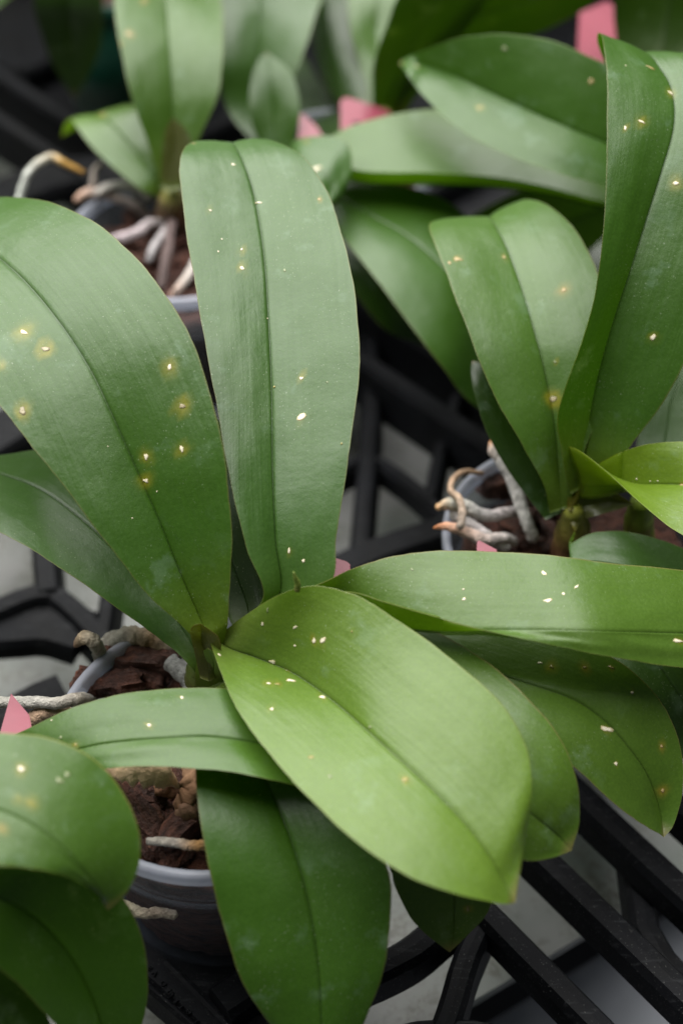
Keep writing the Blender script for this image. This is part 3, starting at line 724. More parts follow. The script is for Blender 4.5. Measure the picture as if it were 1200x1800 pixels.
# pale leaf between it and the front leaf
leaf(A, [(402, 1140, 420, 1130, 440, 1112, 13.7), (500, 1250, 560, 1190, 620, 1092, 14, 14, 14.5), (620, 1350, 690, 1260, 748, 1104, 14.2, 14.2, 14.9), (720, 1430, 790, 1330, 864, 1170, 14.2, 14.3, 14.9), (800, 1475, 865, 1385, 938, 1240, 13.9, 14.1, 14.6),
         (870, 1502, 925, 1425, 988, 1306, 13.4, 13.6, 14), (925, 1512, 960, 1452, 1014, 1376, 12.7, 12.9, 13.2), (972, 1507, 985, 1474, 1017, 1442, 12.1, 12.2, 12.3), (1004, 1495, 11.8)],
     'z', 'leafy', edge=(0.24, 0.14, 0.08), bulge=0.05)
# small leaf tip under the front leaf
leaf(A, [(420, 1180, 430, 1170, 440, 1160, 12.4), (540, 1320, 600, 1280, 650, 1240, 12.7), (640, 1440, 720, 1400, 790, 1370, 12, 12, 12), (680, 1512, 775, 1490, 862, 1480, 10.8, 10.7, 10.8), (695, 1562, 797, 1560, 869, 1555, 9.9, 9.7, 9.8), (725, 1617, 798, 1612, 856, 1605, 9, 8.7, 8.9), (760, 1652, 796, 1645, 826, 1640, 8.2, 8, 8.1), (790, 1674, 7.6)],
     'z', 'leafy', scars=[(822, 1598, 5, 16, 0, 10, YL)], edge=(0.20, 0.13, 0.07))
# leaf hanging down at the bottom
leaf(A, [(368, 1215, 385, 1205, 402, 1200, 12.9), (352, 1290, 425, 1280, 482, 1262, 13.1, 12.8, 13.1), (343, 1365, 465, 1365, 572, 1360, 13.3, 12.6, 13.2), (352, 1440, 500, 1445, 637, 1442, 13, 12.2, 12.9), (368, 1530, 530, 1535, 680, 1527, 12.2, 11.4, 12.1),
         (390, 1620, 550, 1625, 687, 1612, 11, 10.4, 10.9), (422, 1715, 562, 1720, 673, 1707, 9.6, 9.2, 9.5), (470, 1795, 566, 1810, 642, 1792, 8.1, 7.9, 8), (520, 1852, 570, 1870, 612, 1852, 6.9), (573, 1900, 6.1)],
     'z', 'deep', edge=(0.17, 0.12, 0.05), bulge=0.06)
# low leaf arching to the left
tube('petiole', A, [(380, 1196, 12), (430, 1212, 12.8), (510, 1260, 13.2), (560, 1318, 13.4)], [5, 4.5, 4.5, 3.5], M_STEM, [(0.1, 0.15, 0.02), (0.08, 0.14, 0.02)])
leaf(A, [(570, 1318, 566, 1328, 562, 1338, 13.4), (480, 1240, 525, 1322, 548, 1384, 13.9, 13.7, 13.9), (412, 1213, 450, 1304, 482, 1371, 14.3, 14.1, 14.3), (328, 1208, 368, 1294, 402, 1357, 14.5, 14.4, 14.5), (240, 1215, 290, 1296, 312, 1350, 14.5, 14.5, 14.5), (180, 1228, 225, 1302, 238, 1348, 14.3, 14.3, 14.3),
         (110, 1252, 160, 1312, 180, 1353, 13.9, 13.9, 13.9), (50, 1282, 100, 1328, 130, 1368, 13.3, 13.3, 13.2), (0, 1312, 50, 1348, 80, 1388, 12.5, 12.5, 12.4), (0, 1385, 11.9)],
     'z', 'mid', scars=[(320, 1226, 9, 9, 0, 4, S), (262, 1275, 9, 8, 0, 8, S), (107, 1296, 7, 6, 0, 0, PL), (133, 1309, 9, 8, 0, 7, YL), (91, 1266, 4, 4, 0, 0, S)], edge=(0.16, 0.14, 0.05), bulge=0.04)
# big front leaf
leaf(A, [(364, 1103, 380, 1122, 392, 1112, 14.5, 14, 14.4), (372, 1137, 404, 1140, 426, 1084, 14.8, 14, 15.2), (390, 1187, 455, 1158, 490, 1046, 14.9, 14, 16.7), (420, 1252, 520, 1186, 560, 1030, 15, 14.2, 17.0), (475, 1326, 590, 1236, 640, 1055, 15.2, 14.6, 16.9),
         (550, 1411, 660, 1298, 725, 1107, 15.4, 15, 16.6), (630, 1483, 725, 1356, 810, 1173, 15.4, 15.2, 16.3), (710, 1536, 785, 1413, 882, 1238, 15.2, 15.1, 15.9), (780, 1564, 833, 1466, 924, 1315, 14.9, 14.8, 15.4), (842, 1580, 868, 1516, 934, 1395, 14.5, 14.4, 14.9), (884, 1588, 890, 1556, 923, 1475, 14, 13.9, 14.1), (905, 1587, 13.6)],
     'z', 'fresh', scars=[(470, 1072, 4, 12, -10, 0, PL), (461, 1097, 5, 8, -25, 0, S), (518, 1103, 9, 6, 40, 0, S), (552, 1126, 11, 11, 0, 8, S), (567, 1126, 14, 10, 40, 8, S), (518, 1135, 7, 5, 30, 0, S), (386, 1151, 12, 6, -20, 0, S), (479, 1164, 17, 7, 5, 5, S), (472, 1201, 12, 6, 0, 9, S), (487, 1202, 12, 7, 0, 8, YL), (510, 1196, 18, 9, 0, 6, S), (565, 1225, 13, 8, 0, 8, S), (478, 1246, 9, 8, 0, 8, S), (504, 1178, 5, 6, 0, 4, PL), (547, 1331, 11, 9, 0, 5, YL), (712, 1370, 14, 13, 0, 11, YL), (650, 1278, 7, 7, 0, 0, PL), (618, 1110, 5, 5, 0, 4, YL), (580, 1365, 9, 9, 0, 6, PL)],
     edge=(0.15, 0.15, 0.04), bulge=0.05, basecol=(0.12, 0.15, 0.03))
# tiny young leaf edge standing behind the front leaf, and purple sheath at the crown
tube('sprout', A, [(522, 1038, 17.2), (523, 1026, 17.5), (519, 1016, 17.8), (516, 1006, 18.1)], [1.1, 1.1, 0.8, 0.3], M_STEM, [(0.12, 0.12, 0.03), (0.2, 0.26, 0.05), (0.22, 0.28, 0.06)], steps=4)
leaf(A, [(352, 1192, 368, 1198, 384, 1190, 13), (342, 1146, 364, 1156, 388, 1150, 14.3, 14.0, 14.3), (334, 1114, 354, 1128, 386, 1126, 15.2, 14.6, 15.0), (338, 1101, 354, 1108, 374, 1112, 15.6, 15.2, 15.3), (352, 1096, 15.7)],
     'z', 'olive', edge=(0.13, 0.045, 0.03), basecol=(0.14, 0.16, 0.03), steps=6, label='purple-edged young leaf sheath at the crown')
leaf(A, [(345, 1225, 362, 1232, 390, 1228, 11), (344, 1180, 372, 1194, 412, 1198, 13, 12.8, 13), (350, 1152, 376, 1168, 408, 1172, 14.0, 13.8, 14.1), (366, 1138, 14.5)],
     'z', 'fresh', edge=(0.2, 0.15, 0.04), basecol=(0.18, 0.14, 0.03), steps=5, label='yellowish leaf base clasping the stem')
ROOTC = [(0.42, 0.42, 0.38), (0.36, 0.35, 0.31)]; TIP = (0.55, 0.24, 0.08)
tube('root', A, [(134, 1134, 11.1), (145, 1122, 11.9), (160, 1122, 12.1), (172, 1140, 11.3), (180, 1168, 9.6)], [1.2, 2.4, 2.7, 2.8, 2.8], M_ROOT, [(0.20, 0.10, 0.05), (0.42, 0.33, 0.22), (0.42, 0.40, 0.34), (0.38, 0.37, 0.33)])
tube('root', A, [(184, 1136, 10.2), (205, 1124, 10.8), (240, 1118, 10.9), (280, 1130, 10.6), (330, 1150, 10.2)], [3.4, 3.8, 4, 3.8, 3.4], M_ROOT, [(0.40, 0.38, 0.33), (0.45, 0.42, 0.36), (0.42, 0.27, 0.15), (0.42, 0.40, 0.36)])
tube('root', A, [(-90, 1240, 11), (-20, 1236, 11.3), (40, 1234, 11.6), (100, 1236, 11.7), (140, 1228, 11.2), (160, 1232, 9.4)], [2.2, 2.3, 2.3, 2.2, 2.6, 2.6], M_ROOT, ROOTC + [(0.44, 0.42, 0.38), (0.36, 0.32, 0.27), (0.42, 0.41, 0.38)])
tube('root', A, [(52, 1268, 10.9), (72, 1254, 11.2), (92, 1247, 11.2), (120, 1254, 10.8)], [2.6, 3, 3, 3], M_ROOT, [(0.45, 0.30, 0.2), (0.48, 0.34, 0.24)])
tube('root', A, [(300, 1165, 10.4), (325, 1185, 10.6), (345, 1215, 10.4), (350, 1250, 9.5)], [3.6, 4.2, 4.2, 4], M_ROOT, [(0.34, 0.34, 0.33), (0.40, 0.40, 0.39), (0.36, 0.36, 0.34)])
tube('root', A, [(262, 1478, 10.2), (300, 1481, 10.9), (330, 1485, 11.0), (356, 1486, 10.9), (390, 1480, 10)], [1.4, 1.7, 1.8, 1.8, 1.4], M_ROOT, [(0.40, 0.37, 0.33), (0.42, 0.37, 0.32), (0.50, 0.27, 0.10), (0.45, 0.36, 0.25)])
tube('root', A, [(200, 1584, 7.6), (230, 1597, 7.5), (252, 1606, 7.5), (280, 1604, 7.5), (308, 1608, 7.4)], [1.9, 2.1, 2.1, 2.0, 1.7], M_ROOT, [(0.52, 0.44, 0.28), (0.52, 0.45, 0.33), (0.44, 0.34, 0.26), (0.46, 0.38, 0.30)])
# dried papery sheaths on the bark
tube('dried_sheath', A, [(180, 1350, 10.6), (215, 1354, 11.2), (255, 1357, 11.3), (290, 1366, 11.1), (318, 1384, 10.4)], [2.5, 4.2, 5, 4, 0.6], M_SHEATH, [(0.52, 0.34, 0.20), (0.70, 0.50, 0.32), (0.66, 0.45, 0.28), (0.72, 0.54, 0.36)], flat=0.28, lump=0.3)
tube('dried_sheath', A, [(328, 1346, 10.6), (336, 1368, 10.8), (334, 1392, 10.6), (318, 1410, 10.2), (306, 1414, 9.9)], [3, 4.6, 4.6, 4, 1], M_SHEATH, [(0.34, 0.20, 0.12), (0.30, 0.16, 0.09), (0.24, 0.13, 0.08)], flat=0.4, lump=0.3)
tube('dried_sheath', A, [(276, 1366, 10.2), (292, 1380, 10.3), (312, 1396, 10.0)], [2.5, 4.6, 2], M_SHEATH, [(0.26, 0.14, 0.08), (0.2, 0.10, 0.06)], flat=0.4, lump=0.3)
tube('dried_sheath', A, [(308, 1440, 10.0), (328, 1430, 10.3), (350, 1416, 10.4)], [1.5, 4, 3], M_SHEATH, [(0.26, 0.15, 0.10), (0.2, 0.11, 0.07)], flat=0.4, lump=0.3)

# ------------------------------------------------------------------ front-left orchid (D)
D = empty('orchid_plant', tuple(PZ(-330, 1470, 0.10)))
tag(D, 'blurred orchid at the lower left whose leaves reach in from outside', 'orchid', 'potted orchids')
tube('stem', D, [(-330, 1500, 8), (-325, 1430, 12), (-315, 1370, 15.2)], [9, 9, 5], M_STEM, [(0.1, 0.1, 0.03), (0.11, 0.17, 0.03)])
leaf(D, [(-250, 1500, -260, 1530, -275, 1560, 13.6), (-120, 1470, -130, 1545, -140, 1612, 14.6), (0, 1480, -30, 1570, -50, 1662, 14.5, 14.2, 14.5), (112, 1505, 50, 1603, 15, 1717, 13.8, 13.0, 12.6), (202, 1560, 110, 1660, 65, 1767, 12.6, 11.4, 11), (247, 1640, 150, 1725, 110, 1814, 10.8, 9.7, 9.3), (261, 1725, 175, 1790, 140, 1862, 9, 8.1, 7.8), (246, 1812, 185, 1852, 160, 1892, 7.2, 6.8, 6.6), (195, 1922, 5.8)],
     'z', 'deep', bulge=0.05)
leaf(D, [(-330, 1340, -320, 1380, -320, 1420, 15), (-200, 1296, -210, 1390, -220, 1470, 16.5, 16.2, 16.4), (-90, 1283, -110, 1398, -120, 1512, 17.3, 17, 17), (0, 1288, -20, 1418, -30, 1520, 17.4, 17, 16.8), (76, 1295, 50, 1445, 40, 1523, 17.1, 16.8, 16.4), (152, 1325, 100, 1480, 90, 1532, 16.6, 16.3, 16), (208, 1380, 138, 1517, 128, 1545, 15.8, 15.7, 15.4), (242, 1450, 163, 1549, 155, 1559, 15, 15, 14.9), (246, 1515, 180, 1574, 172, 1573, 14.3, 14.3, 14.3), (224, 1569, 188, 1588, 182, 1589, 13.8), (190, 1600, 13.5)],
     'z', 'mid', scars=[(38, 1352, 14, 13, 0, 14, S), (105, 1371, 16, 14, 0, 0, PL), (118, 1361, 13, 13, 0, 0, PL), (55, 1411, 0, 0, 0, 16, YL), (3, 1456, 0, 0, 0, 14, OR), (30, 1405, 0, 0, 0, 9, YL)], edge=(0.30, 0.26, 0.06), bulge=0.05, thick=0.002)
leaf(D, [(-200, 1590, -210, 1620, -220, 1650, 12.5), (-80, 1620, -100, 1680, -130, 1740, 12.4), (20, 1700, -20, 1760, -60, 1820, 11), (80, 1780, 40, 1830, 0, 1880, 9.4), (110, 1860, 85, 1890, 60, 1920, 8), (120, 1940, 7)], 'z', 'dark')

# ------------------------------------------------------------------ right orchid (B)
Bp = empty('orchid_plant', tuple(PZ(1000, 955, 0.10)))
tag(Bp, 'orchid in the right pot with a tall pale leaf and a lime young leaf', 'orchid', 'potted orchids')
tube('stem', Bp, [(1000, 1000, 8.6), (1002, 960, 10.2), (1008, 928, 11.5), (1006, 895, 12.8)], [8, 8, 7.2, 4], M_STEM, [(0.16, 0.07, 0.04), (0.17, 0.085, 0.045), (0.17, 0.14, 0.03), (0.18, 0.19, 0.03)])
tube('stem', Bp, [(1130, 985, 8.6), (1124, 945, 10.4), (1122, 915, 11.8), (1128, 880, 13)], [6.5, 6.5, 6.2, 5], M_STEM, [(0.14, 0.12, 0.03), (0.16, 0.20, 0.02), (0.13, 0.18, 0.02)])
leaf(Bp, [(958, 914, 975, 906, 986, 902, 58.9), (913, 856, 950, 842, 986, 832, 58.7), (866, 782, 910, 762, 962, 742, 58.6, 58.9, 59.2), (836, 702, 872, 682, 922, 662, 58.8, 59.1, 59.4), (828, 660, 850, 645, 880, 640, 59.2), (829, 634, 59.5)], 'd', 'dark', edge=(0.14, 0.17, 0.05), basecol=(0.05, 0.12, 0.02))
leaf(Bp, [(966, 902, 985, 896, 1002, 890, 58.6), (955, 852, 982, 842, 1012, 832, 57.8, 58.2, 57.8), (915, 777, 975, 757, 1046, 742, 57, 57.8, 57.2), (872, 702, 962, 677, 1063, 652, 56.8, 57.8, 57.3), (835, 617, 943, 597, 1061, 572, 57, 58.1, 57.7), (803, 532, 920, 517, 1052, 492, 57.8, 59, 58.7), (773, 452, 893, 442, 1026, 426, 59.2, 60.4, 60.3), (756, 410, 872, 400, 992, 384, 60.6, 61.8, 61.9),
         (756, 392, 862, 384, 950, 356, 62.2, 63.2, 63.5), (775, 387, 858, 381, 915, 352, 64.5, 65, 65.5), (790, 398, 852, 396, 896, 372, 67, 67.5, 68), (842, 440, 71)],
     'd', 'mid', scars=[(803, 455, 20, 10, -10, 8, OR), (790, 462, 6, 10, 0, 0, OR), (990, 510, 9, 9, 0, 15, OR), (886, 452, 8, 7, 0, 7, OR), (972, 702, 10, 14, 0, 22, RG), (975, 636, 5, 6, 0, 4, PL)], bulge=0.07)
leaf(Bp, [(1130, 905, 1136, 895, 1150, 890, 60.5), (1118, 790, 1165, 790, 1215, 780, 61.5), (1135, 720, 1178, 715, 1235, 705, 62), (1172, 650, 1200, 640, 1255, 635, 62.5), (1190, 590, 1215, 580, 1250, 575, 63.5), (1230, 500, 66)], 'd', 'blue')
leaf(Bp, [(1003, 868, 1020, 858, 1046, 848, 58.2), (985, 792, 1028, 795, 1090, 806, 57, 57.6, 57), (979, 737, 1040, 712, 1132, 752, 56.2, 57, 56.4), (994, 677, 1058, 632, 1177, 687, 55.6, 56.4, 55.8), (1021, 602, 1080, 557, 1217, 602, 55.1, 56, 55.4), (1044, 522, 1108, 472, 1252, 502, 54.7, 55.7, 55.2), (1057, 432, 1136, 382, 1282, 402, 54.6, 55.7, 55.2), (1063, 342, 1162, 302, 1300, 302, 54.8, 55.8, 55.4), (1066, 242, 1184, 222, 1302, 212, 55.3, 56.3, 56),
         (1066, 155, 1180, 155, 1287, 152, 56.2, 57.3, 57), (1062, 88, 1153, 108, 1244, 104, 57.6, 58.6, 58.5), (1055, 60, 1132, 92, 1205, 93, 59, 60, 60.2), (1049, 62, 1120, 96, 1180, 100, 60.6, 61.8, 62), (1054, 88, 1105, 120, 1150, 130, 62.5, 63.4, 63.5), (1085, 165, 65)],
     'd', 'deep', scars=[(1127, 214, 13, 6, -20, 14, S), (1098, 225, 5, 10, 0, 6, S), (1178, 163, 13, 7, -50, 12, S), (1187, 322, 12, 11, 0, 16, S), (1147, 593, 11, 10, 0, 9, S), (1141, 118, 18, 6, -10, 4, OR), (1099, 115, 3, 3, 0, 0, S)], bulge=0.06, basecol=(0.15, 0.22, 0.02))
leaf(Bp, [(1008, 935, 1004, 950, 1000, 965, 12.4), (1000, 956, 1006, 986, 1006, 1012, 12.6), (1042, 937, 1052, 987, 1050, 1048, 13, 12.8, 12.8), (1112, 936, 1122, 1000, 1130, 1068, 13.2, 12.9, 12.7), (1205, 966, 1215, 1030, 1222, 1090, 12.6, 12.3, 12.2), (1285, 1005, 1290, 1050, 1292, 1092, 11.5), (1350, 1070, 10.5)], 'z', 'blue')
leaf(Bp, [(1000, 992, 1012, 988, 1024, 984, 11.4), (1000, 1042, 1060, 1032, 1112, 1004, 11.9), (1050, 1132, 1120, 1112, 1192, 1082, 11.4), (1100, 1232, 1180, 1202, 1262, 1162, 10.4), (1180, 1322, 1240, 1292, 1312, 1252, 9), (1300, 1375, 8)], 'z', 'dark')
leaf(Bp, [(1000, 905, 1004, 925, 1010, 935, 12.4), (1006, 868, 1016, 895, 1024, 915, 13, 12.7, 12.4), (1028, 851, 1045, 885, 1046, 907, 13.6, 13, 12.8), (1060, 854, 1080, 880, 1078, 898, 13.7, 13.2, 13), (1112, 886, 13.5)], 'z', 'olive', edge=(0.2, 0.14, 0.05), basecol=(0.18, 0.17, 0.02), steps=6)
leaf(Bp, [(1008, 892, 1002, 900, 996, 890, 12.9), (1036, 832, 1014, 872, 990, 797, 14.4, 13.2, 15), (1062, 809, 1050, 868, 1010, 788, 15.2, 13.8, 15.9), (1102, 791, 1100, 855, 1060, 824, 16, 14.6, 16.2), (1152, 779, 1160, 850, 1120, 880, 16.6, 15.4, 16.2), (1202, 775, 1220, 854, 1190, 935, 17, 16, 16.1), (1272, 790, 1290, 870, 1270, 972, 17, 16.2, 15.9), (1332, 830, 1340, 892, 1330, 950, 16.5, 16, 15.7), (1392, 900, 15.4)],
     'z', 'lime', scars=[(1198, 852, 10, 6, 0, 6, OR), (1118, 842, 4, 3, 0, 0, S), (1142, 846, 3, 3, 0, 0, S), (1155, 845, 3, 3, 0, 0, S)], edge=(0.2, 0.2, 0.05), basecol=(0.16, 0.08, 0.04), top2=('fresh', 0.3, 0.9))
GRY = (0.45, 0.43, 0.42); RS = 0.62; RB = 1.35
tube('root', Bp, [(861, 776, 12.4), (868, 792, 12.4), (884, 812, 12.2), (908, 866, 11.6), (924, 915, 11.2), (938, 948, 10.4)], [0.8, 4.2, 4.8, 4.6, 4.4, 4.4], M_ROOT, [TIP, (0.5, 0.42, 0.38), GRY, GRY, (0.42, 0.41, 0.39), (0.36, 0.34, 0.31)])
tube('root', Bp, [(768, 892, 11.8), (790, 886, 12.0), (818, 890, 12.0), (850, 906, 11.4), (890, 902, 11.0), (916, 898, 10.2)], [2.2, 4.6, 4.6, 4.2, 4, 3.6], M_ROOT, [(0.6, 0.36, 0.18), (0.48, 0.47, 0.40), (0.46, 0.44, 0.43), (0.42, 0.37, 0.37), GRY])
tube('root', Bp, [(796, 902, 11.6), (824, 922, 11.4), (856, 944, 11), (888, 962, 10.2)], [4.4, 4.6, 4.6, 4.2], M_ROOT, [GRY, (0.45, 0.41, 0.41), (0.42, 0.40, 0.39)])
tube('root', Bp, [(762, 928, 11.6), (785, 925, 11.8), (815, 934, 11.6), (850, 948, 11.2), (885, 946, 10.8), (902, 952, 10)], [0.8, 3.2, 4, 4.2, 4, 3.6], M_ROOT, [(0.5, 0.18, 0.06), (0.5, 0.33, 0.25), (0.46, 0.40, 0.38), GRY])
tube('root', Bp, [(848, 832, 11.3), (818, 829, 11.6), (797, 842, 11.8), (792, 862, 12.2), (806, 876, 12.6), (812, 900, 12.6), (808, 926, 12.2)], [1.4, 2.2, 2.3, 2.3, 2.5, 2.7, 2.7], M_ROOT, [(0.30, 0.19, 0.11), (0.40, 0.27, 0.18), (0.40, 0.29, 0.21), (0.40, 0.33, 0.28)])

# ------------------------------------------------------------------ upper-left orchid (C)
Cp = empty('orchid_plant', tuple(PZ(302, 375, 0.10)))
tag(Cp, 'blurred orchid at upper left with a tall upright leaf over grey roots', 'orchid', 'potted orchids')
tube('stem', Cp, [(300, 400, 9.2), (302, 370, 11), (303, 350, 12.2), (302, 338, 12.8)], [9, 9, 7, 3], M_STEM, [(0.1, 0.06, 0.04), (0.16, 0.10, 0.05), (0.14, 0.15, 0.03)])
leaf(Cp, [(284, 332, 300, 332, 316, 327, 76), (262, 257, 302, 252, 346, 252, 75.1, 75.6, 75.1), (232, 172, 302, 167, 383, 167, 74.3, 75.2, 74.4), (212, 87, 297, 82, 392, 82, 74.6, 75.7, 74.9), (201, 7, 291, 2, 389, 2, 76.2, 77.4, 76.8), (203, -68, 285, -73, 371, -73, 79, 80.2, 79.8), (225, -118, 280, -123, 341, -123, 82, 83, 82.6), (280, -150, 85)],
     'd', 'mid', scars=[(228, 60, 14, 11, 0, 9, OR), (254, 2, 12, 7, 0, 8, OR), (203, 75, 0, 0, 0, 10, OR)], bulge=0.06)
leaf(Cp, [(284, 350, 296, 346, 306, 336, 76.4), (245, 330, 265, 302, 292, 272, 75.6, 76, 75.8), (190, 287, 226, 252, 268, 222, 75.9, 76.4, 76.3), (150, 244, 196, 217, 248, 192, 76.6, 77.2, 77.2), (126, 210, 173, 200, 227, 184, 78, 78.6, 78.7), (116, 216, 160, 206, 215, 190, 79.8, 80.4, 80.5), (108, 240, 82)],
     'd', 'mid', scars=[(180, 203, 16, 7, 10, 10, OR)], edge=(0.24, 0.18, 0.07), top2=('fresh', 0.4, 1.0))
leaf(Cp, [(285, 330, 300, 335, 322, 330, 75), (286, 262, 305, 270, 336, 255, 74.2, 74.6, 74.2), (293, 225, 306, 228, 325, 226, 74, 74.2, 74), (304, 207, 74)], 'd', 'olive', edge=(0.2, 0.15, 0.08))
RS = 0.56; RB = 0.9
tube('root', Cp, [(20, 400, 12), (36, 345, 13), (52, 302, 14), (86, 277, 14.4), (112, 286, 14.2), (146, 303, 13.6)], [3.6, 3.8, 3.8, 3.8, 3.4, 2.4], M_ROOT, [(0.5, 0.52, 0.48), (0.56, 0.6, 0.54), (0.58, 0.6, 0.55), (0.55, 0.5, 0.38), (0.50, 0.29, 0.06), (0.50, 0.27, 0.05)])
tube('root', Cp, [(134, 352, 11.2), (158, 338, 11.4), (200, 346, 11.2), (236, 360, 10.8), (262, 382, 10)], [3, 5, 5, 4.4, 4], M_ROOT, [(0.6, 0.38, 0.27), (0.55, 0.42, 0.36), (0.42, 0.36, 0.34), (0.34, 0.28, 0.27)])
tube('root', Cp, [(170, 340, 11.6), (196, 328, 11.8), (230, 330, 11.6), (262, 350, 11)], [4.4, 5, 4.8, 4.2], M_ROOT, [(0.5, 0.46, 0.42), (0.42, 0.41, 0.38), (0.36, 0.34, 0.32)])
tube('root', Cp, [(164, 325, 11), (166, 300, 11.4), (178, 288, 11.4)], [3, 3, 2.6], M_ROOT, [(0.45, 0.38, 0.34), (0.40, 0.34, 0.31)])
tube('root', Cp, [(176, 432, 10.6), (205, 422, 11), (240, 410, 11.2), (262, 394, 11.2), (284, 392, 10.8)], [4.4, 5.4, 5.6, 4.6, 4], M_ROOT, [(0.48, 0.40, 0.42), (0.5, 0.42, 0.44), (0.46, 0.40, 0.41), (0.4, 0.36, 0.35)])
tube('root', Cp, [(262, 458, 10.6), (270, 438, 11), (282, 418, 11.2), (292, 400, 11)], [3.4, 4, 3.8, 3.6], M_ROOT, [(0.46, 0.44, 0.45), (0.46, 0.43, 0.44), (0.3, 0.27, 0.27)])
tube('root', Cp, [(284, 505, 10.2), (292, 460, 10.9), (300, 410, 11.2), (304, 380, 11)], [4.4, 4.6, 4.6, 4.6], M_ROOT, [(0.10, 0.07, 0.065), (0.13, 0.09, 0.085), (0.12, 0.085, 0.08)])
tube('root', Cp, [(303, 520, 10.6), (315, 506, 11), (332, 484, 11), (345, 455, 10.6)], [3.2, 4, 4, 3.8], M_ROOT, [(0.55, 0.36, 0.28), (0.48, 0.42, 0.38), (0.5, 0.48, 0.45)])

# ------------------------------------------------------------------ far orchids at top centre (H, F) and top right (E), far left (I)
H = empty('orchid_plant', tuple(PZ(530, 300, 0.10)))
tag(H, 'orchid behind the upright central leaf, one long leaf reaching right with upturned margin', 'orchid', 'potted orchids')
tube('stem', H, [(536, 330, 9), (532, 300, 11.4), (530, 285, 13.4)], [9, 9, 6], M_STEM, [(0.1, 0.1, 0.03), (0.12, 0.17, 0.03)])
leaf(H, [(500, 300, 515, 300, 530, 296, 79.4), (405, 202, 450, 197, 497, 192, 81, 81.8, 81), (387, 112, 452, 107, 529, 107, 80.6, 81.8, 80.8), (384, 32, 457, 27, 554, 27, 81.8, 83, 82.2), (388, -48, 466, -53, 572, -50, 85, 86, 85.6), (480, -115, 90)], 'd', 'blue')
leaf(H, [(510, 305, 518, 305, 526, 302, 78.9), (456, 252, 486, 252, 518, 252, 78.6), (439, 192, 481, 192, 527, 197, 78.2, 78.6, 78.2), (443, 135, 476, 140, 514, 132, 78.6), (455, 105, 470, 108, 490, 106, 79), (468, 92, 79.2)], 'd', 'deep', edge=(0.14, 0.2, 0.06))
leaf(H, [(528, 300, 532, 302, 536, 306, 13), (580, 302, 576, 332, 565, 362, 13.6), (662, 318, 640, 372, 611, 428, 14, 14, 13.8), (762, 342, 720, 417, 667, 498, 13.8, 13.8, 13.5), (842, 402, 790, 482, 717, 568, 13, 13, 12.7), (892, 492, 842, 562, 773, 640, 11.8), (902, 602, 872, 652, 824, 705, 10.3), (882, 745, 8.8)], 'z', 'deep', bulge=0.06)
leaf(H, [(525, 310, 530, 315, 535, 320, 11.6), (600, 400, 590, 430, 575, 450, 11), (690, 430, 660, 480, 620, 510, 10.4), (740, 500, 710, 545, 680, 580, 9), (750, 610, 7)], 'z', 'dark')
leaf(H, [(532, 290, 534, 296, 538, 300, 13.2), (580, 242, 574, 302, 584, 292, 15.3, 14.5, 15.6), (650, 211, 650, 320, 660, 302, 16.0, 15, 16.2), (742, 193, 760, 322, 760, 303, 16.3, 15.3, 16.4), (842, 195, 860, 325, 860, 310, 16.3, 15.4, 16.2), (932, 216, 960, 338, 960, 328, 16, 15.2, 15.8), (1012, 262, 1050, 358, 1050, 352, 15.5, 14.9, 15.1), (1120, 367, 14.3)],
     'z', 'mid', edge=(0.2, 0.24, 0.08), basecol=(0.06, 0.14, 0.03))
leaf(H, [(512, 302, 516, 304, 520, 306, 13), (518, 247, 514, 292, 496, 332, 16.2, 15.8, 15.4), (600, 243, 562, 302, 522, 362, 16.8, 16.5, 16), (619, 292, 584, 332, 556, 374, 16.3, 16, 15.6), (606, 335, 588, 350, 572, 368, 15.7), (588, 363, 15.3)],
     'z', 'blue', scars=[(555, 297, 22, 8, 12, 4, S), (540, 249, 8, 5, 0, 5, YL)], edge=(0.26, 0.2, 0.12))
Fp = empty('orchid_plant', tuple(PZ(668, 232, 0.10)))
tag(Fp, 'far orchid at top centre with backlit deep green upright leaves', 'orchid', 'potted orchids')
tube('stem', Fp, [(668, 250, 9.5), (670, 225, 11.6), (672, 205, 13)], [9, 9, 6], M_STEM, [(0.12, 0.12, 0.03), (0.13, 0.17, 0.03)])
leaf(Fp, [(655, 218, 662, 218, 670, 216, 83.2), (637, 132, 665, 127, 692, 122, 84), (617, 62, 660, 57, 712, 52, 84.4, 85.2, 84.8), (612, -10, 665, -15, 726, -15, 86), (625, -80, 670, -80, 716, -80, 89), (670, -140, 92)], 'd', 'mid')
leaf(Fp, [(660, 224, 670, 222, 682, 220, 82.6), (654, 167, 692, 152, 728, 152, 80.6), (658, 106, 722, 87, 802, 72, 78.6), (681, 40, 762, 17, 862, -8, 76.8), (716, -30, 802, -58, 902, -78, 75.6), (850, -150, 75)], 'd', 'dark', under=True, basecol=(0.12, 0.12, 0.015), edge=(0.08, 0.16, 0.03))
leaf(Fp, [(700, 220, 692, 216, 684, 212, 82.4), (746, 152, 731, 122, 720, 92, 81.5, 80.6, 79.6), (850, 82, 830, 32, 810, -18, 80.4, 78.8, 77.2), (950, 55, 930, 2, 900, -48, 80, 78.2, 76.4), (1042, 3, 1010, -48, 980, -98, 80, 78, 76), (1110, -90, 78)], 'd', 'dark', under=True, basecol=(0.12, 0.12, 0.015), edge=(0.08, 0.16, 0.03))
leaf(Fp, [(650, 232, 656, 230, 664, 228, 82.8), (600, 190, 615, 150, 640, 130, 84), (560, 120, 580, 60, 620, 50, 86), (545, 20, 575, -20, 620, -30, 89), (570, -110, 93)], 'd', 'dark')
leaf(Fp, [(645, 240, 650, 236, 656, 230, 11.6), (600, 262, 600, 225, 610, 190, 11.2), (540, 230, 545, 180, 560, 140, 10.2), (500, 170, 510, 130, 530, 100, 9), (480, 100, 8)], 'z', 'dark')
